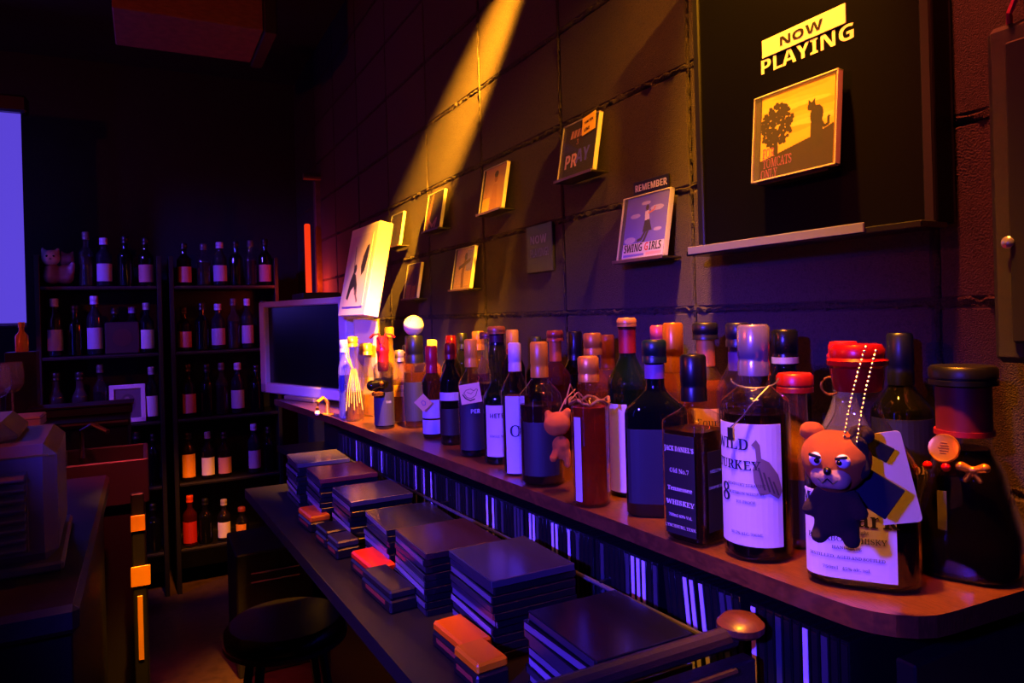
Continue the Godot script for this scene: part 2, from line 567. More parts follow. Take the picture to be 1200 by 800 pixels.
# ---- unseen lamps, placed out of view for what they light ----
func unseen_spot(label: String, at: Vector3, target: Vector3, half_angle: float, soft: float, c: Color, e: float, size := 0.03) -> void:  # spotlight out of view; can and stem stand wherever its light is wanted
	var t := thing("unseen_spotlight", label, "spotlight", at, 0.0, "unseen spotlights")
	var dir := (target - at).normalized()
	var side := dir.cross(Vector3.UP).normalized()
	t.basis = Basis(side, -dir, side.cross(-dir))     # own -y shines
	var can := part("can", lathe([[0.00001, 0.13], [0.035, 0.128], [0.042, 0.12], [0.042, 0.0], [0.038, 0.0], [0.038, 0.03]], 20), mat(Color(0.04, 0.04, 0.045), 0.5), t)
	part("lens", lathe([[0.037, 0.028], [0.00001, 0.028]], 20), glow(c, 4.0), t)
	var st := begin()
	add_tube(st, [Vector3(0, 0.12, 0), Vector3(0, 0.12, 0) + t.basis.inverse() * Vector3(0, 0.1, 0), Vector3(0, 0.12, 0) + t.basis.inverse() * Vector3(0, 2.88 - at.y - dir.y * -0.12, 0)], 0.009)
	part("stem", st.commit(), mat(Color(0.04, 0.04, 0.045), 0.5), t)
	var l := SpotLight3D.new()
	l.name = "spot"
	t.add_child(l, true)
	l.position = Vector3(0, -0.005, 0)
	l.rotation_degrees = Vector3(-90, 0, 0)
	l.spot_angle = half_angle
	l.spot_angle_attenuation = soft
	l.light_color = c
	l.light_energy = e
	l.light_size = size
	l.spot_range = 12.0
	l.spot_attenuation = 2.0
	l.shadow_enabled = true

func _ready() -> void:
	rng.seed = 41
	for q in [["Droid Sans", 400], ["Droid Sans", 700], ["Droid Serif", 400], ["Droid Serif", 700]]:
		var f := SystemFont.new()
		f.font_names = PackedStringArray([q[0]])
		f.font_weight = q[1]
		fonts.append(f)
	# ---- camera, surroundings, light ----
	var yaw := deg_to_rad(27.4)
	var roll := 0.028
	cf = Vector3(sin(yaw), 0, -cos(yaw))
	var rh := Vector3(cos(yaw), 0, sin(yaw))
	cr = rh * cos(roll) - Vector3.UP * sin(roll)
	cu = Vector3.UP * cos(roll) + rh * sin(roll)
	var cam := Camera3D.new()
	cam.name = "camera"
	add_child(cam)
	cam.transform = Transform3D(Basis(cr, cu, -cf), EYE)
	cam.near = 0.05
	cam.far = 60.0
	cam.projection = Camera3D.PROJECTION_FRUSTUM
	cam.size = 0.05 * 800.0 / F
	cam.frustum_offset = Vector2(0, -0.05 * (400.0 - PY) / F)
	cam.current = true
	var we := WorldEnvironment.new()
	we.name = "surroundings"
	var env := Environment.new()
	env.background_mode = Environment.BG_COLOR
	env.background_color = Color(0.01, 0.01, 0.015)
	env.tonemap_mode = Environment.TONE_MAPPER_LINEAR
	env.tonemap_exposure = 1.0
	env.sdfgi_enabled = true
	env.ssao_enabled = true
	env.ssil_enabled = true
	we.environment = env
	add_child(we)
	# unseen coloured lamps, out of view, placed to light wall, bottles, racks and floor
	var w1 := on_x(590, 10, WALL)
	var w2 := on_x(455, 320, WALL)
	var lamp := w1 + (w1 - w2) * ((2.74 - w1.y) / (w1.y - w2.y)) + Vector3(-0.20, 0, 0)
	unseen_spot("unseen amber spotlight placed to streak the block wall", lamp, w1.lerp(w2, 0.42), 6.6, 1.0, AMBER, 290.0, 0.02)
	unseen_spot("unseen amber spotlight placed to light the edges of the wall CD cases", Vector3(0.64, 2.45, 0.10), Vector3(0.83, 1.80, -1.25), 13.0, 1.0, AMBER, 6.5, 0.02)
	unseen_spot("unseen amber spotlight placed to light the crowded end of the bottle counter", Vector3(0.62, 2.70, -1.15), Vector3(0.60, 1.25, -1.95), 13.0, 0.9, AMBER, 52.0, 0.03)
	unseen_spot("unseen amber spotlight placed to light the black sign board", Vector3(0.55, 2.70, -0.74), Vector3(0.81, 1.68, -0.76), 17.0, 0.9, AMBER, 13.0, 0.04)
	unseen_spot("unseen red spotlight placed to light the black sign board", Vector3(0.62, 2.62, -0.44), Vector3(0.79, 1.70, -0.58), 22.0, 1.0, Color(1.0, 0.36, 0.20), 3.6, 0.05)
	unseen_spot("unseen amber spotlight placed to light the rounded end of the counter", Vector3(0.36, 2.66, -0.52), Vector3(0.64, 1.16, -0.46), 11.0, 1.0, Color(1.0, 0.60, 0.12), 9.0, 0.04)
	unseen_spot("unseen amber spotlight placed to light the middle of the counter", Vector3(0.68, 2.70, -0.92), Vector3(0.68, 1.30, -1.15), 20.0, 1.0, Color(1.0, 0.52, 0.10), 2.8, 0.04)
	unseen_spot("unseen amber spotlight placed to light the brass plates at the bar end", Vector3(0.10, 2.70, -0.90), Vector3(-0.01, 0.72, -2.0), 4.5, 1.0, AMBER, 16.0, 0.03)
	unseen_spot("unseen amber spotlight placed to light the ledge of CD piles", Vector3(0.05, 2.70, -1.0), Vector3(0.27, 1.0, -1.15), 14.0, 1.0, Color(1.0, 0.58, 0.10), 2.6, 0.04)
	unseen_spot("unseen amber spotlight placed to light the lowest shelf of the racks", Vector3(0.25, 2.70, -2.2), Vector3(0.26, 0.40, -4.1), 6.5, 1.0, Color(1.0, 0.56, 0.12), 18.0, 0.04)
	unseen_spot("unseen red spotlight placed to light the aisle floor", Vector3(0.02, 2.70, -1.3), Vector3(0.10, 0.0, -2.75), 11.5, 1.0, Color(1.0, 0.24, 0.28), 8.0, 0.06)  # out of view, reddens the floor between bar and racks
	unseen_spot("unseen blue spotlight placed to light the near bottles", Vector3(-1.35, 1.95, 0.30), Vector3(0.50, 1.02, -0.92), 17.0, 1.0, Color(0.27, 0.19, 1.0), 23.0, 0.06)  # unseen blue source, place and cone chosen for labels and spines
	unseen_spot("unseen blue spotlight placed to light the far bottles", Vector3(-0.90, 1.95, 0.60), Vector3(0.47, 1.18, -2.0), 8.6, 1.0, Color(0.27, 0.19, 1.0), 32.0, 0.06)
	unseen_light_bar("unseen upright blue light bar placed to streak the counter bottles", Vector3(-1.2, 1.15, -0.30), Vector3(1, 0, 0.1), 0.85, 0.10)
	unseen_light_bar("unseen upright blue light bar placed to streak the rack bottles", Vector3(-1.0, 1.15, -3.25), Vector3(1, 0, -0.6), 0.85, 0.14)
	pendant()
	unseen_spot("unseen violet spotlight placed to light the racks", Vector3(-1.9, 2.5, -2.6), Vector3(0.1, 1.25, -4.1), 24.0, 1.0, Color(0.34, 0.24, 1.0), 9.0, 0.10)  # unseen, gives the rack bottles their violet sides
	# ---- the room ----
	var dark_wall := grained([Color(0.060, 0.058, 0.064), Color(0.082, 0.079, 0.084)], Vector3(0.8, 0.8, 0.8), 0.85, 3, 0.02, 0.15)
	var block_a := grained([Color(0.185, 0.155, 0.14), Color(0.265, 0.218, 0.195), Color(0.215, 0.182, 0.162)], Vector3(4.2, 4.2, 4.2), 0.92, 5, 0.05, 0.10)
	var block_b := grained([Color(0.165, 0.138, 0.125), Color(0.245, 0.20, 0.18), Color(0.20, 0.167, 0.15)], Vector3(4.6, 4.6, 4.6), 0.92, 9, 0.06, 0.12)
	var mortar := grained([Color(0.13, 0.11, 0.10), Color(0.36, 0.30, 0.25)], Vector3(9, 9, 9), 0.95, 12, 0.05, 0.6)
	var floor_m := grained([Color(0.16, 0.11, 0.11), Color(0.25, 0.18, 0.175), Color(0.20, 0.14, 0.14)], Vector3(1.2, 1.2, 1.2), 0.45, 15, 0.02, 0.05)
	struct("floor", cbox(Vector3(4.4, 0.1, 7.2)), floor_m, Vector3(-1.1, -0.05, -1.2))
	struct("ceiling", cbox(Vector3(4.4, 0.1, 7.2)), dark_wall, Vector3(-1.1, 2.95, -1.2))
	struct("wall_back", cbox(Vector3(4.4, 3.0, 0.1)), dark_wall, Vector3(-1.1, 1.45, -4.62))
	struct("wall_left", cbox(Vector3(0.1, 3.0, 7.2)), dark_wall, Vector3(-3.2, 1.45, -1.2))
	struct("wall_front", cbox(Vector3(4.4, 3.0, 0.1)), dark_wall, Vector3(-1.1, 1.45, 2.3))
	var wr := struct("wall_right", cbox(Vector3(0.1, 3.0, 7.2)), mortar, Vector3(WALL + 0.0542, 1.45, -1.2))
	for i in 9:
		for j in 13:
			var z := -0.96 + 0.43 * 1.5 - 0.43 * i - 0.215
			var y := 1.42 - 0.215 * 6 + 0.215 * j + 0.1075
			if y > 2.9:
				continue
			var b := part("block", cbox(Vector3(0.05, 0.206, 0.423), 0.0035), block_a if rng.randf() < 0.5 else block_b, wr)
			b.position = Vector3(WALL + 0.025 + rng.randf_range(-0.0012, 0.0012), y, z + 0.215) - wr.position
	# crumbly mortar squeezed out of the joints, one strip per joint
	for j in range(5, 14):
		var y := 1.42 - 0.215 * 6 + 0.215 * j
		part("mortar_strip", mortar_mesh(Vector3(WALL, y, -0.2), Vector3(0, 0, -1), 4.3, Vector3.UP), mortar, wr, -wr.position)
	for i in 9:
		for j in range(5, 13):
			var y := 1.42 - 0.215 * 6 + 0.215 * j
			part("mortar_strip", mortar_mesh(Vector3(WALL, y, -0.53 - 0.43 * i), Vector3.UP, 0.215, Vector3(0, 0, -1), 0.6), mortar, wr, -wr.position)
	print("room")
	build_counter()
	print("counter")
	build_bottles()
	print("bottles")
	build_wall_things()
	build_back()
	build_left()
	name_row()
	check_spots()

func mortar_mesh(p: Vector3, along: Vector3, length: float, across: Vector3, size := 1.0) -> ArrayMesh:
	var st := begin()
	var n := int(length / 0.010)
	var prev := []
	for k in n + 1:
		var c := p + along * (length * k / n) + across * rng.randf_range(-0.0025, 0.0025) * size
		var w := rng.randf_range(0.003, 0.0075) * size
		var d := rng.randf_range(-0.0045, 0.0040) * size
		var ring := [c + across * w + Vector3(0.001, 0, 0), c + across * w * 0.4 + Vector3(-maxf(d, -0.001) - rng.randf() * 0.002, 0, 0), c - across * w * 0.5 + Vector3(-d, 0, 0), c - across * w + Vector3(0.001, 0, 0)]
		if prev.size():
			for i in 3:
				face(st, [prev[i], prev[i + 1], ring[i + 1], ring[i]], c + Vector3(0.05, 0, 0))
		prev = ring
	return st.commit()

func unseen_light_bar(label: String, at: Vector3, facing: Vector3, length: float, e: float) -> void:  # blue bar out of view, placed for upright streaks on bottle glass
	var t := thing("unseen_light_bar", label, "lamp", at, atan2(facing.x, facing.z), "unseen blue light bars")
	part("housing", cbox(Vector3(0.06, length + 0.03, 0.04), 0.006), mat(Color(0.05, 0.05, 0.055), 0.4), t, Vector3(0, length / 2, -0.022))
	part("light_strip", cbox(Vector3(0.045, length, 0.006), 0.001), glow(Color(0.22, 0.20, 1.0), 3.5), t, Vector3(0, length / 2, 0))
	part("foot", lathe([[0.00001, -at.y], [0.12, -at.y], [0.12, -at.y + 0.015], [0.015, -at.y + 0.03], [0.012, 0.0], [0.00001, 0.0]], 20), mat(Color(0.05, 0.05, 0.055), 0.4), t, Vector3(0, 0, -0.022))
	var l := AreaLight3D.new()
	l.name = "bar_light"
	t.add_child(l, true)
	l.position = Vector3(0, length / 2, 0.006)
	l.rotation_degrees = Vector3(0, 180, 0)
	l.area_size = Vector2(0.045, length)
	l.light_color = Color(0.22, 0.20, 1.0)
	l.light_energy = e
	l.shadow_enabled = true

func pendant() -> void:  # red bulb out of view, placed to warm the ceiling box and bar
	var t := thing("unseen_pendant_lamp", "unseen red pendant bulb placed to light the ceiling box and bar", "lamp", Vector3(-1.7, 2.25, -1.5))
	part("bulb", ball(0.045, 16), glow(Color(1.0, 0.30, 0.22), 3.0), t)
	part("flex", tube([Vector3(0, 0.05, 0), Vector3(0, 0.35, 0), Vector3(0, 0.65, 0)], 0.005, 6), mat(Color(0.04, 0.04, 0.04), 0.6), t)
	part("socket", lathe([[0.00001, 0.03], [0.022, 0.03], [0.022, 0.08], [0.00001, 0.085]], 12), mat(Color(0.06, 0.06, 0.06), 0.5), t)
	var l := OmniLight3D.new()
	l.name = "glow"
	t.add_child(l, true)
	l.light_color = Color(1.0, 0.30, 0.22)
	l.light_energy = 1.0
	l.light_size = 0.04
	l.omni_range = 10.0
	l.omni_attenuation = 2.0
	l.shadow_enabled = true

func name_row() -> void:
	for r in row:
		var best := 9.0
		var who := ""
		for s in above:
			var d := absf(s[0].z - r[0].position.z)
			if d < best:
				best = d
				who = s[1]
		r[0].set_meta("label", "%s CD case %s under the counter below the %s" % [r[1], "leaning" if r[2] > 0.0 else "upright", who])

func check_spots() -> void:
	for i in spots.size():
		for j in i:
			var a: Vector3 = spots[i][0]
			var b: Vector3 = spots[j][0]
			var gap: float = Vector2(a.x - b.x, a.z - b.z).length() - spots[i][1] - spots[j][1]
			if gap < 0.0:
				print("overlap %d %d by %.3f  %s %s" % [j, i, -gap, b, a])
		var q: Vector3 = spots[i][0]
		if q.x + spots[i][1] > WALL:
			print("in wall ", i, " ", q)

func edge_x(z: float) -> float:      # front edge of the counter
	return lerpf(0.565, 0.46, clampf((-z - 0.45) / 1.61, 0.0, 1.0))

func build_counter() -> void:
	var wood := grained([Color(0.20, 0.10, 0.05), Color(0.36, 0.19, 0.09), Color(0.26, 0.13, 0.06), Color(0.40, 0.22, 0.11)], Vector3(14, 2.5, 1.6), 0.38, 21, 0.03, 0.02, 0.35)
	var black := mat(Color(0.045, 0.042, 0.045), 0.45)
	# bottle counter: boards on a carcass with a rounded near corner
	var unit := thing("bottle_counter", "long wooden counter with rounded end carrying the bottles along the block wall", "counter", Vector3(0, 0, 0))
	var pts := []
	pts.append(Vector2(WALL, -2.62))
	pts.append(Vector2(0.40, -2.62))
	pts.append(Vector2(edge_x(-2.06), -2.06))
	for k in 8:
		var z := -1.9 + 0.18 * k
		pts.append(Vector2(edge_x(z), z))
	for k in 7:
		var a := PI / 2 * k / 6
		pts.append(Vector2(0.63 - 0.065 * cos(a), -0.455 + 0.072 * sin(a)))
	pts.append(Vector2(WALL, -0.370))
	part("worktop", prism(pts, TOP - 0.020, TOP), wood, unit)
	var inner := []
	for p in pts:
		inner.append(Vector2(minf(p.x + 0.172, WALL), p.y - (0.03 if p.y > -0.6 else 0.0)))
	part("carcass", prism(inner, 0.06, TOP - 0.026), black, unit)
	part("end_panel", cbox(Vector3(0.24, 1.05, 0.02), 0.002), black, unit, Vector3(0.735, 0.565, -0.418))
	var shelf := []
	for p in pts:
		if p.x < WALL:
			shelf.append(Vector2(p.x + 0.004, minf(p.y, -0.44)))
		else:
			shelf.append(Vector2(WALL - 0.02, minf(p.y, -0.44)))
	part("cd_shelf", prism(shelf, 0.962, 0.980), black, unit)
	# ledge in front with the CD piles
	var ledge := thing("cd_ledge", "black ledge in front of the counter, piled with CD cases", "shelf", Vector3.ZERO)
	var lp := [Vector2(edge_x(-0.56) - 0.0, -0.565), Vector2(edge_x(-2.0), -2.0), Vector2(edge_x(-2.0) - 0.24, -2.0), Vector2(edge_x(-0.56) - 0.27, -0.565)]
	part("board", prism(lp, 0.955, 0.979), mat(Color(0.035, 0.032, 0.036), 0.5), ledge)
	for z in [-0.62, -1.3, -1.95]:
		part("bracket", cbox(Vector3(0.16, 0.05, 0.012), 0.002), black, ledge, Vector3(edge_x(z) - 0.06, 0.929, z))
	# retaining bar in front of the row of CDs
	var bar := thing("retaining_bar", "thin metal bar holding back the row of CD spines under the counter", "bar", Vector3.ZERO)
	part("rod", tube([Vector3(edge_x(-0.585) - 0.004, 1.052, -0.585), Vector3(edge_x(-1.3) - 0.004, 1.052, -1.3), Vector3(edge_x(-2.0) - 0.004, 1.052, -2.0)], 0.0032, 8), mat(Color(0.30, 0.30, 0.33), 0.4, 0.3), bar)
	for z in [-0.585, -0.80, -1.3, -2.0]:
		part("clip", cbox(Vector3(0.02, 0.012, 0.006), 0.001), mat(Color(0.1, 0.1, 0.1), 0.4, 0.5), bar, Vector3(edge_x(z) + 0.005, 1.052, z))
	# end board with a rail and a round cap
	var brown := grained([Color(0.10, 0.055, 0.045), Color(0.16, 0.09, 0.07)], Vector3(3, 12, 3), 0.45, 31, 0.03, 0.03)
	var e := thing("end_board", "dark brown wooden end board with moulded top rail closing the CD ledge", "panel", Vector3(0.30, 0, -0.545))
	part("board", cbox(Vector3(0.50, 1.06, 0.018), 0.002), brown, e, Vector3(0, 0.53, 0))
	part("rail", tube([Vector3(-0.25, 1.085, 0), Vector3(0, 1.085, 0), Vector3(0.225, 1.085, 0)], 0.011, 12), brown, e)
	part("bead", tube([Vector3(-0.25, 1.055, 0.010), Vector3(0, 1.055, 0.010), Vector3(0.22, 1.055, 0.010)], 0.004, 8), brown, e)
	part("round_cap", lathe([[0.00001, 1.085], [0.020, 1.086], [0.024, 1.09], [0.024, 1.096], [0.018, 1.102], [0.00001, 1.104]], 24), wood, e, Vector3(0.238, 0, 0))
	# the row of CDs under the counter, one thing each
	var lit := [[415, 421], [432, 437], [446, 450], [486, 490], [494, 499], [504, 507], [565, 567], [570, 573], [576, 579], [619, 621], [625, 628], [645, 648], [651, 655], [658, 661], [664, 667], [743, 746], [749, 752], [755, 758], [772, 776], [783, 788], [810, 816], [820, 824], [826, 830], [886, 889], [925, 931], [941, 946], [1000, 1006]]
	var z := -0.452
	var k := 0
	while z > -2.0:
		var lean := 0.0
		if (z < -0.56 and z > -0.68):
			lean = 0.11
		var c := Vector3(edge_x(z) + 0.012 + CD_W / 2, 0.980, z)
		var q := pixel(Vector3(edge_x(z) + 0.012, 1.08, z))
		var white := false
		for iv in lit:
			var half := absf(pixel(Vector3(edge_x(z) + 0.012, 1.08, z + 0.0052)).x - q.x)
			if absf(q.x - (iv[0] + iv[1]) / 2.0) <= half:
				white = true
		var grey := not white and (k % 5 == 2 or rng.randf() < 0.12)
		var t := thing("cd_case", "", "CD case", c, 0.0, "CD cases standing in a row under the counter")
		var say := "white-spined" if white else ("grey-spined" if grey else "black-spined")
		t.set_meta("label", "%s %s CD case under the counter, number %d from its rounded end" % ["leaning" if lean > 0.0 else "upright", say, k + 1])
		t.rotation.x = -lean
		if lean > 0.0:
			t.position.y += 0.0012
		part("case", cbox(Vector3(CD_W, CD_H, 0.0098), 0.0008), mat(Color(0.05, 0.05, 0.055), 0.25), t, Vector3(0, CD_H / 2, 0))
		var tone := Color(0.86, 0.86, 0.88) if white else (Color(0.22, 0.22, 0.25) if grey else Color(0.055, 0.055, 0.06))
		row.append([t, say, lean])
		part("spine", cbox(Vector3(0.0012, CD_H - 0.008, 0.0060 if white else 0.0072), 0.0), mat(tone, 0.4), t, Vector3(-CD_W / 2 - 0.0002, CD_H / 2, 0))
		z -= 0.0106 + (0.004 if k % 17 == 16 else 0.0) + (0.021 if lean > 0.0 and z <= -0.68 + 0.0106 else 0.0)
		k += 1
	# piles of CDs on the ledge
	var piles := [   # px, py of the top's near left corner... given as centre z, x shift from the edge, count, name of the pile, top colour
		[-0.665, 0.100, 9, "nearest the brown end board", Color(0.07, 0.07, 0.08)],
		[-0.885, 0.090, 10, "beside the tall row of white spines", Color(0.17, 0.17, 0.21)],
		[-1.060, 0.105, 9, "with a plum case on top", Color(0.16, 0.09, 0.11)],
		[-1.235, 0.095, 8, "in the middle of the ledge", Color(0.08, 0.08, 0.09)],
		[-1.420, 0.100, 9, "with a grey case on top", Color(0.20, 0.19, 0.22)],
		[-1.600, 0.105, 10, "under the dark picture screen", Color(0.40, 0.16, 0.12)],
		[-1.790, 0.105, 10, "at the far end of the ledge", Color(0.25, 0.22, 0.22)]]
	for p in piles:
		for i in p[2]:
			var zz: float = p[0] + rng.randf_range(-0.004, 0.004)
			var xx: float = edge_x(p[0]) - p[1] + rng.randf_range(-0.003, 0.003)
			var last: bool = i == p[2] - 1
			var body: Color = p[4] if last else Color(0.06, 0.06, 0.07)
			var sp := Color(0.34, 0.33, 0.38) if i % 3 == 1 else (Color(0.50, 0.48, 0.52) if i % 4 == 3 else Color(0.16, 0.15, 0.18))
			flat_cd(Vector3(xx, 0.979 + CD_T * i, zz), rng.randf_range(-0.03, 0.03), body, sp, "%s CD case in the pile %s" % ["topmost" if last else ["lowest", "second lowest", "third lowest", "fourth lowest", "fifth lowest", "sixth lowest", "seventh lowest", "eighth lowest", "ninth lowest"][i], p[3]], "CD cases piled on the ledge")
	# low front row: small card boxes and cassettes, orange and dark
	var lows := [[368, 598, Color(0.92, 0.42, 0.0), 0.055, "orange"], [388, 616, Color(0.09, 0.08, 0.08), 0.04, "black"], [402, 628, Color(0.16, 0.14, 0.13), 0.035, "brown"], [437, 652, Color(0.90, 0.20, 0.02), 0.06, "red-orange"], [455, 676, Color(0.10, 0.09, 0.09), 0.07, "dark brown"], [541, 736, Color(0.92, 0.45, 0.0), 0.05, "amber"], [563, 762, Color(0.85, 0.50, 0.0), 0.035, "yellow"]]
	for q in lows:
		var p := on_y(q[0], q[1], 1.012)
		var t := thing("media_box", "%s flat plastic box lying at the front of the CD ledge" % q[4], "box", Vector3(p.x, 0.979, p.z), 0.07, "flat boxes along the front of the ledge")
		part("tray", cbox(Vector3(0.045, 0.020, q[3] * 1.8), 0.003), mat(Color(0.07, 0.06, 0.06), 0.3), t, Vector3(0, 0.010, 0))
		part("lid", cbox(Vector3(0.043, 0.013, q[3] * 1.75), 0.003), mat(q[2], 0.35), t, Vector3(0, 0.0268, 0))
		part("label_strip", cbox(Vector3(0.0008, 0.006, q[3] * 1.2)), mat(Color(0.5, 0.2, 0.12), 0.5), t, Vector3(-0.0226, 0.012, 0))

func W(c: float) -> Color:
	return Color(c, c, c)
func build_bottles() -> void:
	var gold := Color(0.80, 0.55, 0.16)
	var clear := Color(0.10, 0.07, 0.05, 0.10)
	var amberg := Color(0.45, 0.20, 0.05, 0.30)
	var dark := Color(0.03, 0.03, 0.035, 0.80)
	var green := Color(0.03, 0.09, 0.03, 0.62)
	var whisky := Color(0.30, 0.12, 0.03, 0.80)
	var deep := Color(0.05, 0.020, 0.012, 0.95)
	var paper := Color(0.80, 0.78, 0.74)
	var ink := Color(0.07, 0.06, 0.07)
	# --- front ranks, from the near end to the far end ---
	var a := front(1012, 697, 403, 0.052)
	bottle("whisky_bottle", "squat bourbon bottle with dripping red wax cap and large cream label", a[0], a[1], 0.052, {"shape": "soft", "glass": clear, "liquid": deep, "fill": 0.60, "cap": Color(0.55, 0.04, 0.05), "cap_h": 0.20, "cap_r": 1.20, "wax": true, "cap_rough": 0.25,
		"labels": [[Color(0.78, 0.75, 0.78), 0.045, 0.40, 44, -14, [["Maker's", 0.90, 0.011, 3, ink, 1.0, -0.012], ["Mark", 0.70, 0.014, 3, ink, 1.0, 0.016], ["Kentucky Straight", 0.555, 0.0032, 2, ink, 1.0], ["BOURBON WHISKY", 0.46, 0.0052, 2, ink, 1.0], ["HANDMADE", 0.36, 0.0030, 2, ink, 1.0], ["DISTILLED, AGED AND BOTTLED", 0.25, 0.0028, 2, ink, 1.0], ["750ml   45% alc. vol.", 0.12, 0.003, 2, ink, 1.0]]]]})
	a = front(1135, 686, 428, 0.049)
	var dec := bottle("decanter", "wide sloping dark decanter with red neck band and hanging gold medallion", a[0], a[1], 0.050, {"shape": "cone", "neck": 1.15, "glass": Color(0.06, 0.045, 0.04, 0.12), "liquid": Color(0.03, 0.014, 0.012, 0.96), "fill": 0.60, "cap": Color(0.05, 0.045, 0.05), "cap_h": 0.09, "cap_r": 1.3, "sleeve": [Color(0.40, 0.04, 0.05), 0.68, 0.90], "turn": -8,
		"labels": [[Color(0.30, 0.26, 0.27), 0.14, 0.42, 5, -18]]})
	var dh: float = a[1]
	part("ribbon", lathe([[0.0255, dh * 0.665], [0.0275, dh * 0.665], [0.0275, dh * 0.69], [0.0255, dh * 0.69]], 24), mat(Color(0.55, 0.05, 0.06), 0.4), dec)
	var med := part("medallion", lathe([[0.00001, -0.002], [0.0135, -0.002], [0.0145, 0.0], [0.0135, 0.002], [0.011, 0.0014], [0.00001, 0.0014]], 24), mat(Color(0.85, 0.60, 0.18), 0.28, 0.8), dec, Vector3(-0.012, dh * 0.62, 0.040), Vector3(72, -8, 0))
	for k in 5:
		part("embossing", cbox(Vector3(0.010 - 0.002 * absf(k - 2.0), 0.0006, 0.0011), 0.0002), mat(Color(0.55, 0.36, 0.09), 0.35, 0.7), med, Vector3(0.0006 * (k % 2), 0.0016, -0.0052 + 0.0026 * k))
	for q in [[-0.026, 0.535], [-0.010, 0.535]]:
		part("red_gem", ball(0.0045, 10), mat(Color(0.7, 0.03, 0.04), 0.15), dec, Vector3(q[0], dh * q[1], 0.044))
	part("gold_bow", blob([[Vector3(-0.010, 0.003, 0), Vector3(0, 0, 0), 0.005, 0.003], [Vector3(0.010, 0.003, 0), Vector3.ZERO, 0.005, 0.003], [Vector3.ZERO, Vector3(-0.006, -0.01, 0), 0.003, 0.003], [Vector3.ZERO, Vector3(0.006, -0.01, 0), 0.003, 0.003]], 0.0018), mat(gold, 0.3, 0.7), dec, Vector3(0.012, dh * 0.53, 0.042))
	a = front(890, 661, 380, 0.037)
	bottle("whisky_bottle", "round bourbon bottle with pale label showing a turkey and a chrome cap", a[0], a[1], 0.037, {"shape": "stout", "glass": clear, "liquid": deep, "fill": 0.62, "cap": Color(0.66, 0.60, 0.66), "cap_h": 0.22, "cap_r": 1.12, "cap_metal": 0.7, "cap_rough": 0.22, "neck": 0.92, "bird": true,
		"labels": [[Color(0.76, 0.72, 0.72), 0.07, 0.585, 62, -20, [["WILD", 0.83, 0.012, 3, ink, 1.0, -0.018], ["TURKEY", 0.66, 0.010, 3, ink, 1.0, -0.012], ["8", 0.42, 0.020, 3, ink, 1.0, -0.026], ["KENTUCKY STRAIGHT", 0.50, 0.003, 2, ink, 1.0, 0.0], ["BOURBON WHISKEY", 0.43, 0.003, 2, ink, 1.0, 0.0], ["101 PROOF", 0.36, 0.003, 2, ink, 1.0, 0.0], ["50.5% ALC. 700ML", 0.10, 0.003, 2, ink, 1.0, 0.0]]]]})
	var wt: Vector3 = a[0]
	a = front(818, 641, 415, 0.030)
	bottle("whisky_bottle", "square whiskey bottle with black label and white lettering, black cap", a[0], a[1], 0.030, {"shape": "square", "glass": clear, "liquid": Color(0.12, 0.045, 0.015, 0.93), "fill": 0.60, "cap": Color(0.03, 0.03, 0.035), "cap_h": 0.25, "cap_r": 1.25, "neck": 0.9, "turn": -38, "cap_rough": 0.3,
		"labels": [[Color(0.035, 0.03, 0.05), 0.05, 0.58, 36, 0, [["JACK DANIEL'S", 0.86, 0.0056, 3, paper, 0.72], ["Old No.7", 0.64, 0.005, 2, paper, 1.0], ["Tennessee", 0.46, 0.005, 3, paper, 1.0], ["WHISKEY", 0.32, 0.0055, 3, paper, 1.1], ["700ml 40% Vol.", 0.19, 0.0034, 2, paper, 1.0], ["LYNCHBURG, TENN.", 0.08, 0.0034, 2, paper, 1.0]]], [Color(0.035, 0.03, 0.05), 0.08, 0.50, 30, 90, [["MELLOWED", 0.75, 0.0035, 2, W(0.45), 1.0], ["DROP BY DROP", 0.55, 0.0032, 2, W(0.45), 1.0]]]]})
	a = front(772, 612, 398, 0.042)
	bottle("whisky_bottle", "broad near-black bottle with green screw cap between square bottle and slim-labelled bottle", a[0], a[1], 0.042, {"shape": "flat", "glass": Color(0.02, 0.035, 0.03, 0.9), "cap": Color(0.03, 0.12, 0.09), "cap_h": 0.13, "cap_r": 1.3, "sleeve": [Color(0.5, 0.35, 0.5), 0.78, 0.86], "neck": 0.95, "labels": [[Color(0.05, 0.05, 0.06), 0.08, 0.5, 50, 0]]})
	a = front(740, 584, 372, 0.031)
	bottle("wine_bottle", "tall green bottle with gold-topped cap and red band on the neck", a[0], a[1], 0.031, {"shape": "tall", "glass": green, "liquid": deep, "fill": 0.6, "cap": Color(0.62, 0.42, 0.16), "cap_h": 0.05, "cap_r": 1.2, "sleeve": [Color(0.55, 0.05, 0.06), 0.80, 0.945], "neck": 0.95, "labels": [[Color(0.74, 0.70, 0.76), 0.03, 0.52, 32, -38]]})
	a = front(694, 596, 417, 0.0265)
	var rope_p: Vector3 = a[0]
	bottle("whisky_bottle", "small clear bottle of orange spirit with gold cap and a narrow upright label", a[0], a[1], 0.0265, {"shape": "stout", "glass": Color(0.2, 0.12, 0.05, 0.12), "liquid": Color(0.50, 0.14, 0.02, 0.75), "fill": 0.66, "cap": gold, "cap_h": 0.17, "cap_r": 1.25, "cap_metal": 0.4, "neck": 1.0, "labels": [[Color(0.72, 0.68, 0.70), 0.04, 0.60, 13, -42]]})
	var rope_h: float = a[1]
	a = front(636, 572, 400, 0.036)
	var bearb: Vector3 = a[0]
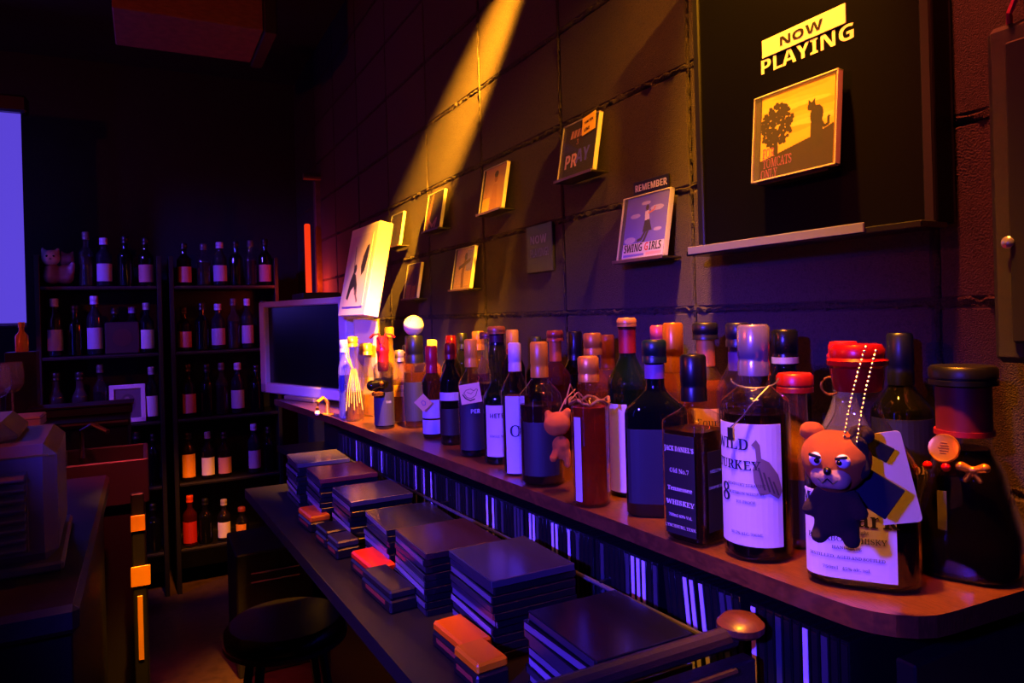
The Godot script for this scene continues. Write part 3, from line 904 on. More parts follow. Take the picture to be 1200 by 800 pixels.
	bottle("whisky_bottle", "clear bottle with tall yellow-labelled cap behind the hanging orange plush bear", a[0], a[1], 0.036, {"shape": "round", "glass": clear, "liquid": Color(0.14, 0.06, 0.03, 0.9), "fill": 0.56, "cap": Color(0.78, 0.55, 0.10), "cap_h": 0.25, "cap_r": 1.12, "neck": 0.95, "labels": [[Color(0.10, 0.09, 0.10), 0.08, 0.45, 50, 0]]})
	a = front(607, 558, 401, 0.026)
	bottle("liqueur_bottle", "slim bottle with white screw cap and a tall pale label with a dark crest", a[0], a[1], 0.026, {"shape": "tall", "glass": clear, "liquid": Color(0.12, 0.05, 0.03, 0.9), "fill": 0.6, "cap": Color(0.78, 0.72, 0.66), "cap_h": 0.22, "cap_r": 1.15, "neck": 0.9, "labels": [[Color(0.72, 0.72, 0.80), 0.02, 0.60, 38, -5, [["O", 0.55, 0.020, 3, Color(0.12, 0.10, 0.2), 1.0]]]]})
	a = front(586, 545, 382, 0.0285)
	bottle("whisky_bottle", "dark green bottle with bulbous neck and gold top, pale label", a[0], a[1], 0.0285, {"shape": "bulge", "glass": green, "liquid": Color(0.02, 0.03, 0.01, 0.95), "fill": 0.5, "cap": Color(0.62, 0.40, 0.12), "cap_h": 0.055, "cap_r": 1.3, "sleeve": [Color(0.25, 0.05, 0.10), 0.86, 0.945], "labels": [[Color(0.74, 0.70, 0.72), 0.06, 0.43, 52, 0, [["HETER", 0.80, 0.0085, 1, ink, 1.0], ["SINGLE MALT", 0.4, 0.004, 2, ink, 1.0]]]]})
	a = front(555, 536, 397, 0.027)
	var tag_p: Vector3 = a[0]
	bottle("whisky_bottle", "bottle with tall gold screw cap and a square bird tag on its neck", a[0], a[1], 0.027, {"shape": "round", "glass": Color(0.08, 0.06, 0.08, 0.3), "liquid": deep, "fill": 0.55, "cap": Color(0.80, 0.60, 0.20), "cap_h": 0.24, "cap_r": 1.25, "neck": 0.98, "labels": [[Color(0.13, 0.12, 0.17), 0.06, 0.52, 60, 0, [["PER", 0.72, 0.008, 1, paper, 1.0, 0.006]]]]})
	var tag_h: float = a[1]
	a = front(530, 522, 402, 0.024)
	bottle("liqueur_bottle", "dark slender bottle with red neck and a small white band label", a[0], a[1], 0.024, {"shape": "tall", "glass": dark, "cap": Color(0.35, 0.04, 0.06), "cap_h": 0.16, "cap_r": 1.2, "labels": [[Color(0.70, 0.70, 0.78), 0.44, 0.52, 60, -15], [Color(0.08, 0.08, 0.10), 0.10, 0.36, 60, -15]]})
	a = front(508, 514, 405, 0.023)
	bottle("whisky_bottle", "bottle with matte crimson cap and wide bluish label below a diamond tag", a[0], a[1], 0.023, {"shape": "round", "glass": dark, "cap": Color(0.62, 0.05, 0.14), "cap_h": 0.30, "cap_r": 1.35, "neck": 1.15, "labels": [[Color(0.64, 0.64, 0.80), 0.05, 0.20, 62, -20], [Color(0.64, 0.64, 0.80), 0.22, 0.42, 62, -20]]})
	var dia_p: Vector3 = a[0]
	var dia_h: float = a[1]
	a = front(488, 502, 393, 0.030)
	var jarp: Vector3 = a[0]
	var jarh: float = a[1]
	bottle("whisky_bottle", "stout bottle with broad black stopper carrying a white ball", a[0], a[1], 0.030, {"shape": "stout", "glass": Color(0.3, 0.18, 0.06, 0.15), "liquid": whisky, "fill": 0.6, "cap": Color(0.05, 0.05, 0.06), "cap_h": 0.30, "cap_r": 1.5, "neck": 1.1, "labels": [[Color(0.10, 0.09, 0.14), 0.08, 0.50, 70, 0]]})
	a = front(470, 495, 410, 0.020)
	bottle("liqueur_bottle", "small bottle with silver cap and gold label next to the ball-topped bottle", a[0], a[1], 0.020, {"shape": "tall", "glass": Color(0.6, 0.45, 0.4, 0.2), "liquid": whisky, "fill": 0.6, "cap": Color(0.5, 0.45, 0.5), "cap_h": 0.16, "cap_metal": 0.5, "labels": [[Color(0.75, 0.55, 0.2), 0.36, 0.52, 60, 0, [["USEUM", 0.5, 0.006, 1, ink, 1.0]]]]})
	a = front(451, 503, 394, 0.025)
	var wax_p: Vector3 = a[0]
	var wax_h: float = a[1]
	var waxb := bottle("whisky_bottle", "bottle with tall red wax neck tied with red ribbon", a[0], a[1], 0.025, {"shape": "stout", "glass": Color(0.08, 0.06, 0.10, 0.5), "liquid": deep, "fill": 0.55, "cap": Color(0.80, 0.10, 0.07), "cap_h": 0.38, "cap_r": 1.25, "wax": true, "neck": 1.0, "labels": [[Color(0.16, 0.14, 0.20), 0.04, 0.40, 80, 0, [["THE", 0.7, 0.006, 1, W(0.5), 1.0, 0.012]]]]})
	for sgn in [-1.0, 1.0]:
		part("ribbon", tube([Vector3(0, wax_h * 0.96, 0.012), Vector3(sgn * 0.010, wax_h * 1.03, 0.012), Vector3(sgn * 0.022, wax_h * 1.02, 0.008), Vector3(sgn * 0.030, wax_h * 0.985, 0.004)], 0.0028, 6), mat(Color(0.75, 0.06, 0.06), 0.5), waxb)
	for k in 4:
		part("ribbon", tube([Vector3(-0.008 + 0.005 * k, wax_h * 1.0, 0.014), Vector3(-0.003 + 0.002 * k, wax_h * 0.93, 0.0165), Vector3(0.006 - 0.004 * k, wax_h * 0.88, 0.0165)], 0.0016, 6), mat(Color(0.75, 0.06, 0.06), 0.5), waxb)
	a = front(433, 488, 402, 0.022)
	bottle("decanter", "clear cut-glass decanter with yellow cap beside the raffia-tied bottle", a[0], a[1], 0.022, {"shape": "jar", "glass": Color(0.4, 0.3, 0.15, 0.18), "liquid": Color(0.5, 0.25, 0.05, 0.5), "fill": 0.3, "cap": Color(0.85, 0.62, 0.08), "cap_h": 0.16, "cap_r": 1.3, "category": "decanter"})
	a = front(416, 494, 394, 0.024)
	var raf := bottle("whisky_bottle", "clear bottle with yellow cap tied with straw-coloured raffia", a[0], a[1], 0.025, {"shape": "round", "glass": Color(0.4, 0.3, 0.15, 0.18), "liquid": Color(0.4, 0.16, 0.08, 0.6), "fill": 0.35, "cap": Color(0.85, 0.62, 0.10), "cap_h": 0.12, "cap_r": 1.35})
	for k in 7:
		var x0 := -0.02 + 0.0065 * k
		part("raffia", tube([Vector3(x0 * 0.3, a[1] * 0.62, 0.022), Vector3(x0 * 0.8, a[1] * 0.40, 0.027), Vector3(x0 * 1.1, a[1] * (0.14 + 0.04 * (k % 3)), 0.028)], 0.0013, 5), mat(Color(0.82, 0.66, 0.25), 0.7), raf)
	for k in 3:
		part("raffia", tube([Vector3(0, a[1] * 0.60, 0.022), Vector3(-0.010 - 0.004 * k, a[1] * 0.75, 0.02), Vector3(-0.014 - 0.006 * k, a[1] * 0.92, 0.016)], 0.0013, 5), mat(Color(0.82, 0.66, 0.25), 0.7), raf)
	for q in [[0, "wax-capped bourbon"], [2, "chrome-capped bourbon"], [3, "square whiskey bottle"], [4, "broad near-black bottle"], [5, "red-banded green bottle"], [6, "orange spirit bottle"], [7, "yellow-capped clear bottle"], [8, "tall crest label"], [9, "bulbous green bottle"], [10, "bird-tagged bottle"], [11, "red-necked slender bottle"], [12, "crimson-capped bottle"], [13, "ball-topped bottle"], [14, "small gold-labelled bottle"], [15, "red wax bottle"], [17, "raffia-tied bottle"]]:
		above.append([spots[q[0]][0], q[1]])
	# --- behind: [px, top px, distance of the centre from x = 0, radius, label, look] ---
	var rear := [
		["whisky_bottle", 988, 400, 0.742, 0.032, "bourbon bottle with red wax cap half hidden behind its twin", {"shape": "soft", "liquid": deep, "cap": Color(0.60, 0.05, 0.06), "cap_h": 0.2, "wax": true}],
		["whisky_bottle", 1054, 390, 0.812, 0.034, "dark bottle with navy cap and round dark label by the wall", {"shape": "round", "glass": dark, "liquid": deep, "cap": Color(0.04, 0.05, 0.12), "cap_h": 0.26, "cap_r": 1.2, "neck": 0.95, "labels": [[Color(0.07, 0.07, 0.12), 0.16, 0.58, 70, 0, [["BOWMORE", 0.42, 0.0095, 3, Color(0.62, 0.50, 0.48), 1.0]]]]}],
		["spirit_jar", 931, 437, 0.674, 0.030, "round-shouldered jar bottle with red banded lid and wire ring", {"shape": "jar", "glass": Color(0.7, 0.45, 0.2, 0.22), "liquid": Color(0.30, 0.11, 0.03, 0.85), "fill": 0.5, "cap": Color(0.50, 0.06, 0.05), "cap_h": 0.11, "cap_r": 1.55, "category": "jar", "labels": [[Color(0.12, 0.06, 0.05), 0.06, 0.4, 60, 0]]}],
		["whisky_bottle", 919, 386, 0.795, 0.033, "bottle with silver-ringed black cap behind the red-lidded jar", {"shape": "tall", "glass": dark, "cap": Color(0.05, 0.05, 0.05), "cap_h": 0.2, "band": Color(0.7, 0.7, 0.7), "cap_rough": 0.25}],
		["vodka_bottle", 864, 378, 0.735, 0.031, "clear bottle with dark cap and lilac neck behind the chrome-capped bourbon", {"shape": "tall", "glass": Color(0.2, 0.15, 0.25, 0.15), "liquid": Color(0.15, 0.08, 0.10, 0.7), "cap": Color(0.07, 0.06, 0.12), "cap_h": 0.13, "sleeve": [Color(0.35, 0.22, 0.40), 0.74, 0.84]}],
		["whisky_bottle", 826, 378, 0.760, 0.033, "bottle with ribbed dark cap and yellow neck label", {"shape": "round", "glass": Color(0.3, 0.18, 0.06, 0.15), "liquid": Color(0.4, 0.17, 0.03, 0.75), "fill": 0.66, "cap": Color(0.07, 0.07, 0.07), "cap_h": 0.10, "cap_r": 1.45, "neck": 1.05, "sleeve": [Color(0.82, 0.56, 0.14), 0.74, 0.90], "labels": [[Color(0.82, 0.62, 0.2), 0.1, 0.5, 60, 0, [["Roses", 0.6, 0.010, 2, ink, 1.0], ["Four", 0.8, 0.010, 2, ink, 1.0]]]]}],
		["whisky_bottle", 788, 378, 0.690, 0.030, "bottle with tall golden capsule over its whole neck", {"shape": "round", "glass": amberg, "liquid": whisky, "cap": Color(0.66, 0.40, 0.08), "cap_h": 0.28, "cap_r": 1.3, "cap_metal": 0.5, "cap_rough": 0.3}],
		["liqueur_bottle", 771, 381, 0.805, 0.030, "bottle with pink cap behind the golden capsule", {"shape": "round", "glass": dark, "cap": Color(0.60, 0.22, 0.26), "cap_h": 0.14}],
		["whisky_bottle", 711, 392, 0.815, 0.030, "bottle with amber cap standing close to the wall", {"shape": "round", "glass": amberg, "liquid": whisky, "cap": Color(0.50, 0.24, 0.07), "cap_h": 0.3}],
		["whisky_bottle", 694, 390, 0.735, 0.031, "bottle with broad bronze-gold cap behind the orange spirit", {"shape": "round", "glass": amberg, "liquid": whisky, "cap": Color(0.66, 0.42, 0.16), "cap_h": 0.17, "cap_r": 1.45, "cap_metal": 0.4}],
		["liqueur_bottle", 673, 388, 0.800, 0.028, "tall black bottle with a pale mark on its neck", {"shape": "tall", "glass": dark, "cap": Color(0.05, 0.045, 0.06), "cap_h": 0.3, "cap_r": 1.3, "sleeve": [Color(0.35, 0.2, 0.25), 0.62, 0.70]}],
		["whisky_bottle", 650, 387, 0.735, 0.031, "bottle with copper cap and orange neck label", {"shape": "round", "glass": Color(0.3, 0.1, 0.08, 0.5), "liquid": deep, "cap": Color(0.55, 0.25, 0.10), "cap_h": 0.09, "cap_r": 1.45, "sleeve": [Color(0.80, 0.42, 0.08), 0.74, 0.91]}],
		["whisky_bottle", 628, 394, 0.820, 0.026, "bottle with grey-green cap against the wall", {"shape": "round", "glass": dark, "cap": Color(0.16, 0.19, 0.13), "cap_h": 0.12}],
		["wine_bottle", 600, 386, 0.765, 0.028, "bottle with yellow and red striped capsule", {"shape": "tall", "glass": dark, "cap": Color(0.82, 0.60, 0.25), "cap_h": 0.24, "band": Color(0.65, 0.06, 0.05)}],
		["vodka_bottle", 571, 389, 0.650, 0.026, "clear tube-necked bottle with bronze ring behind the gold-capped bottle", {"shape": "tall", "glass": Color(0.25, 0.22, 0.30, 0.15), "liquid": Color(0.2, 0.08, 0.10, 0.6), "cap": Color(0.42, 0.26, 0.16), "cap_h": 0.06, "neck": 1.3}],
		["whisky_bottle", 560, 388, 0.745, 0.029, "bottle with orange-gold cap just behind the tube-necked bottle", {"shape": "round", "glass": amberg, "liquid": whisky, "cap": Color(0.72, 0.44, 0.12), "cap_h": 0.2, "cap_r": 1.4}],
		["liqueur_bottle", 541, 390, 0.800, 0.028, "black bottle with plain black cap against the wall", {"shape": "tall", "glass": dark, "cap": Color(0.05, 0.05, 0.05), "cap_h": 0.2}],
		["wine_bottle", 528, 393, 0.680, 0.026, "dark bottle with glossy red capsule", {"shape": "tall", "glass": dark, "cap": Color(0.32, 0.03, 0.05), "cap_h": 0.32, "cap_rough": 0.15}],
		["liqueur_bottle", 506, 398, 0.715, 0.026, "bottle with cream capsule behind the crimson cap", {"shape": "round", "glass": amberg, "liquid": whisky, "cap": Color(0.86, 0.80, 0.62), "cap_h": 0.24, "cap_r": 1.4}],
		["whisky_bottle", 476, 404, 0.745, 0.026, "bottle with dark ringed cap near the leaning picture", {"shape": "round", "glass": amberg, "liquid": whisky, "cap": Color(0.10, 0.08, 0.06), "cap_h": 0.14, "band": Color(0.7, 0.5, 0.2)}],
		["decanter", 456, 383, 0.700, 0.025, "decanter with large pale wooden stopper", {"shape": "jar", "glass": Color(0.9, 0.7, 0.4, 0.2), "liquid": whisky, "cap": Color(0.82, 0.68, 0.46), "cap_h": 0.20, "cap_r": 1.35, "cork": true, "category": "decanter"}],
		["liqueur_bottle", 441, 388, 0.640, 0.019, "bottle with short black cap beside the wooden stopper", {"shape": "round", "glass": amberg, "liquid": whisky, "cap": Color(0.06, 0.05, 0.05), "cap_h": 0.10}],
		["liqueur_bottle", 403, 398, 0.495, 0.018, "slim clear bottle with pale cap next to the monitor", {"shape": "tall", "glass": Color(0.5, 0.5, 0.9, 0.25), "liquid": Color(0.1, 0.06, 0.1, 0.8), "cap": Color(0.6, 0.6, 0.75), "cap_h": 0.16}],
	]
	for q in rear:
		var b := behind(q[1], q[2], q[3], q[4])
		var o := bottle(q[0], q[5], b[0], b[1], q[4], q[6])
		if q[0] == "spirit_jar":
			var rr := []
			for k in 15:
				rr.append(Vector3(cos(TAU * k / 14.0) * 0.010, sin(TAU * k / 14.0) * 0.010, 0))
			part("wire_ring", tube(rr, 0.0016, 6), mat(Color(0.6, 0.4, 0.2), 0.25, 0.8), o, Vector3(0.038, b[1] * 0.93, 0.006))
	# --- things hung on or resting on bottles ---
	var t := thing("ball", "white ball with dark stitched mark resting on the broad black stopper", "ball", jarp + Vector3(0, jarh + 0.0255, 0))
	part("skin", ball(0.0258, 24), mat(Color(0.86, 0.80, 0.66), 0.5), t)
	for sgn in [-1.0, 1.0]:
		var rr := []
		for k in 13:
			var an := -1.1 + 2.2 * k / 12.0
			rr.append((Vector3(sin(an) * 0.7, cos(an), sgn * (0.42 + 0.25 * an * an))).normalized() * 0.0258)
		part("stitching", tube(rr, 0.0007, 5), mat(Color(0.35, 0.12, 0.06), 0.7), t)
	# bird tag
	var im := pic(96, 96, Color(0.82, 0.72, 0.58))
	stroke(im, [Vector2(18, 40), Vector2(30, 28), Vector2(52, 26), Vector2(66, 38), Vector2(76, 30), Vector2(84, 34), Vector2(78, 44), Vector2(70, 62), Vector2(48, 72), Vector2(28, 64), Vector2(18, 40)], 1.2, ink)
	stroke(im, [Vector2(12, 48), Vector2(22, 68), Vector2(42, 82), Vector2(62, 78)], 3.0, Color(0.25, 0.20, 0.16))
	stroke(im, [Vector2(34, 40), Vector2(50, 50), Vector2(60, 42)], 1.0, ink)
	var tv := (EYE - tag_p) * Vector3(1, 0, 1)
	t = thing("neck_tag", "square cream neck tag printed with a bird", "tag", tag_p + tv.normalized() * 0.030 + Vector3(-0.003, tag_h * 0.545, 0), atan2(tv.x, tv.z))
	t.rotation.z = 0.14
	part("card", plate(0.040, 0.038, 0.0012), printed(im, 0.6), t)
	part("string", tube([Vector3(0.016, 0.017, 0), Vector3(0.022, 0.026, -0.006), Vector3(0.020, 0.030, -0.014)], 0.0006, 5), mat(Color(0.4, 0.1, 0.1), 0.7), t)
	im = pic(64, 64, Color(0.80, 0.66, 0.42))
	stroke(im, [Vector2(22, 40), Vector2(26, 24), Vector2(38, 22), Vector2(42, 36), Vector2(32, 46), Vector2(22, 40)], 1.6, Color(0.3, 0.2, 0.4))
	tv = (EYE - dia_p) * Vector3(1, 0, 1)
	t = thing("neck_tag", "diamond-hung cream tag with a small drawing", "tag", dia_p + tv.normalized() * 0.027 + Vector3(-0.022, dia_h * 0.40, 0), atan2(tv.x, tv.z))
	t.rotation.z = 0.75
	part("card", plate(0.028, 0.030, 0.0012), printed(im, 0.6), t)
	part("string", tube([Vector3(0.012, 0.013, 0), Vector3(0.020, 0.024, -0.004), Vector3(0.026, 0.030, -0.010)], 0.0006, 5), mat(Color(0.5, 0.3, 0.1), 0.7), t)
	# black and gold mask on the wax bottle
	tv = (EYE - wax_p) * Vector3(1, 0, 1)
	t = thing("figurine", "glossy black and gold ornament hung on the red wax bottle", "ornament", wax_p + tv.normalized() * 0.033 + Vector3(-0.016, wax_h * 0.47, 0), atan2(tv.x, tv.z))
	part("body", blob([[Vector3(-0.012, 0.003, 0), Vector3(0.010, 0.008, 0), 0.014, 0.010], [Vector3(0.012, 0.002, 0.002), Vector3(0.020, 0.010, 0), 0.006, 0.004]], 0.003), mat(Color(0.05, 0.04, 0.03), 0.12), t)
	part("gold_rim", lathe([[0.010, -0.022], [0.014, -0.022], [0.015, -0.014], [0.010, -0.012]], 16), mat(Color(0.8, 0.52, 0.12), 0.25, 0.8), t)
	part("gold_cheek", ball(0.006, 12), mat(Color(0.8, 0.52, 0.12), 0.2, 0.8), t, Vector3(0.010, 0.008, 0.008))
	# leaf cords round the orange bottle and the tall green one
	var rope := []
	for k in 19:
		var an := TAU * k / 18.0
		rope.append(rope_p + Vector3(cos(an) * 0.0285, rope_h * 0.70 + 0.004 * sin(an * 5.0), sin(an) * 0.0285))
	t = thing("twisted_cord", "twisted brown cord with loose ends round the orange spirit bottle", "cord", Vector3.ZERO)
	part("loop", tube(rope, 0.0022, 6), mat(Color(0.45, 0.28, 0.10), 0.7), t)
	for k in 3:
		part("loose_end", tube([rope[6 + k], rope[6 + k] + Vector3(-0.018, 0.012 + 0.006 * k, 0.012), rope[6 + k] + Vector3(-0.030, 0.022 - 0.012 * k, 0.016)], 0.0010, 5), mat(Color(0.70, 0.48, 0.18), 0.7), t)
	# gold chain over the shoulder of the broad black bottle
	rope.clear()
	# orange plush seen from behind
	tv = ((EYE - bearb) * Vector3(1, 0, 1)).normalized()
	var bp := at_depth(655, 512, (bearb - EYE).dot(cf) - 0.058)
	t = thing("plush_toy", "small orange plush bear hanging between two clear bottles", "plush toy", bp, atan2(tv.x, tv.z))
	var fur := grained([Color(0.70, 0.36, 0.03), Color(0.90, 0.50, 0.05)], Vector3(60, 60, 60), 0.95, 51, 0.05, 0.12)
	part("head", blob([[Vector3(0, 0.021, 0), Vector3(-0.006, 0.020, 0.004), 0.0185, 0.017], [Vector3(0.013, 0.036, 0), Vector3(0.014, 0.039, 0), 0.0065, 0.006], [Vector3(-0.015, 0.034, 0), Vector3(-0.016, 0.037, 0), 0.006, 0.0055]], 0.003, 0.25), fur, t)
	part("body", blob([[Vector3(0.003, -0.012, 0), Vector3(0.003, -0.022, 0), 0.014, 0.0125], [Vector3(0.012, -0.024, 0.004), Vector3(0.012, -0.042, 0.006), 0.006, 0.005], [Vector3(-0.006, -0.024, 0.006), Vector3(-0.010, -0.030, 0.012), 0.006, 0.006]], 0.003, 0.25), fur, t)
	part("cord", tube([Vector3(0.0, 0.036, 0), Vector3(0.012, 0.058, -0.006), Vector3(0.028, 0.072, -0.014)], 0.0009, 5), mat(Color(0.75, 0.5, 0.2), 0.6), t)
	build_bear()
	# tiny chains on the turkey-label bottle
	tv = ((EYE - wt) * Vector3(1, 0, 1)).normalized()
	t = thing("neck_chain", "fine silver chain with a small tag round the chrome-capped bourbon", "chain", wt, atan2(tv.x, tv.z))
	var ch := []
	for k in 17:
		var an := -PI / 2 + PI * k / 16.0
		ch.append(Vector3(sin(an) * 0.025, 0.196 - 0.008 * cos(an), cos(an) * 0.025))
	part("loop", tube(ch, 0.0009, 5), mat(Color(0.75, 0.7, 0.7), 0.25, 0.9), t)
	part("drop", tube([Vector3(0.015, 0.19, 0.021), Vector3(0.0, 0.176, 0.040), Vector3(-0.014, 0.158, 0.040), Vector3(-0.026, 0.146, 0.033)], 0.0008, 5), mat(Color(0.75, 0.7, 0.7), 0.25, 0.9), t)
	part("tag", cbox(Vector3(0.007, 0.014, 0.001), 0.0003), mat(Color(0.08, 0.08, 0.1), 0.4), t, Vector3(-0.0265, 0.139, 0.0335), Vector3(0, -38, 0))

func build_bear() -> void:
	var d := 0.615
	var c := at_depth(980, 540, d)
	var tv := ((EYE - c) * Vector3(1, 0, 1)).normalized()
	var t := thing("plush_toy", "frowning orange and brown plush bear hung in front of the cream bourbon label", "plush toy", c, atan2(tv.x, tv.z) - 0.25)
	var orange := grained([Color(0.68, 0.32, 0.06), Color(0.90, 0.48, 0.10)], Vector3(70, 70, 70), 0.95, 52, 0.05, 0.12)
	var brown := grained([Color(0.14, 0.07, 0.05), Color(0.24, 0.12, 0.08)], Vector3(70, 70, 70), 0.95, 53, 0.05, 0.12)
	var cream := grained([Color(0.72, 0.56, 0.44), Color(0.86, 0.70, 0.58)], Vector3(70, 70, 70), 0.95, 54, 0.05, 0.1)
	part("head", blob([[Vector3(-0.006, 0.004, 0), Vector3(0.006, 0.004, 0), 0.0225, 0.0225], [Vector3(0, -0.006, 0.004), Vector3(0, -0.006, 0.004), 0.021, 0.021]], 0.003, 0.4), orange, t)
	for sgn in [-1.0, 1.0]:
		part("ear", blob([[Vector3(-0.002, 0, 0), Vector3(0.002, 0, 0), 0.0085, 0.0085]], 0.0022, 0.2), orange if sgn < 0 else brown, t, Vector3(sgn * 0.020, 0.024, -0.002))
		var eye := part("eye", ball(0.0062, 14), mat(Color(0.88, 0.84, 0.82), 0.4), t, Vector3(sgn * 0.0105, 0.0045, 0.0205))
		part("pupil", ball(0.0024, 10), mat(Color(0.03, 0.02, 0.02), 0.2), eye, Vector3(-sgn * 0.0015, -0.0005, 0.0052))
		part("brow", cbox(Vector3(0.010, 0.0024, 0.002), 0.0006), mat(Color(0.07, 0.04, 0.04), 0.9), t, Vector3(sgn * 0.0105, 0.0080, 0.0262), Vector3(0, 0, sgn * 14))
	part("patch", blob([[Vector3(0.017, 0.016, 0.004), Vector3(0.020, -0.004, 0.006), 0.0095, 0.0085]], 0.0026, 0.2), brown, t)
	part("muzzle", blob([[Vector3(-0.006, -0.010, 0.018), Vector3(0.006, -0.010, 0.018), 0.0105, 0.0105]], 0.0024, 0.3), cream, t)
	part("nose", ball(0.0034, 12), mat(Color(0.04, 0.03, 0.04), 0.3), t, Vector3(0, -0.0035, 0.0285))
	part("mouth", tube([Vector3(-0.008, -0.0105, 0.0275), Vector3(-0.004, -0.0135, 0.0287), Vector3(0, -0.0095, 0.0295), Vector3(0.004, -0.0135, 0.0287), Vector3(0.008, -0.0105, 0.0275)], 0.0007, 5), mat(Color(0.05, 0.03, 0.04), 0.7), t)
	part("body", blob([[Vector3(0, -0.032, 0), Vector3(0, -0.046, 0.002), 0.0165, 0.018], [Vector3(-0.013, -0.030, 0.004), Vector3(-0.021, -0.042, 0.010), 0.0065, 0.006], [Vector3(0.013, -0.030, 0.004), Vector3(0.021, -0.040, 0.010), 0.0065, 0.006], [Vector3(-0.009, -0.054, 0.004), Vector3(-0.013, -0.064, 0.010), 0.008, 0.007], [Vector3(0.009, -0.054, 0.004), Vector3(0.013, -0.064, 0.010), 0.008, 0.007]], 0.003, 0.3), brown, t)
	for q in [[0.010, 0.024, 0.022, 0.098], [0.020, 0.020, 0.030, 0.095]]:
		var st := begin()
		for k in 22:
			var f := k / 21.0
			var p := Vector3(lerpf(q[0], q[2], f), lerpf(q[1], q[3], f), lerpf(0.012, -0.018, f * f))
			add_cbox(st, Vector3.ONE * 0.0023, 0.0007, p)
		part("ball_chain", st.commit(), mat(Color(0.75, 0.70, 0.66), 0.25, 0.9), t)
	# felt squares and the card behind the bear
	c = at_depth(1022, 575, 0.600)
	t = thing("felt_square", "navy felt square tilted beside the plush bear", "felt square", c, atan2(tv.x, tv.z))
	t.rotation.z = -0.55
	part("felt", cbox(Vector3(0.040, 0.030, 0.0022), 0.0006), mat(Color(0.04, 0.05, 0.13), 0.95), t)
	c = at_depth(1030, 527, 0.612)
	t = thing("felt_square", "small black felt square on the chain above the navy one", "felt square", c, atan2(tv.x, tv.z))
	t.rotation.z = -0.5
	part("felt", cbox(Vector3(0.020, 0.014, 0.0022), 0.0006), mat(Color(0.035, 0.03, 0.05), 0.95), t)
	c = at_depth(1043, 560, 0.622)
	t = thing("neck_tag", "large white card with rounded corners behind the navy felt square", "tag", c, atan2(tv.x, tv.z))
	t.rotation.z = 0.20
	var st2 := begin()
	var pts := []
	for q in [[1, 1, 0], [-1, 1, 1], [-1, -1, 2], [1, -1, 3]]:
		for k in 5:
			var an: float = PI / 2 * (q[2] + k / 4.0)
			pts.append(Vector3(q[0] * 0.013 + cos(an) * 0.004, q[1] * 0.036 + sin(an) * 0.004, 0))
	var bk := []
	for p in pts:
		bk.append(p - Vector3(0, 0, 0.001))
	face(st2, pts, Vector3(0, 0, -0.0005))
	face(st2, bk, Vector3(0, 0, -0.0005))
	for i in pts.size():
		var j := (i + 1) % pts.size()
		face(st2, [pts[i], pts[j], bk[j], bk[i]], Vector3(0, 0, -0.0005))
	part("card", st2.commit(), mat(Color(0.80, 0.74, 0.66), 0.6), t)

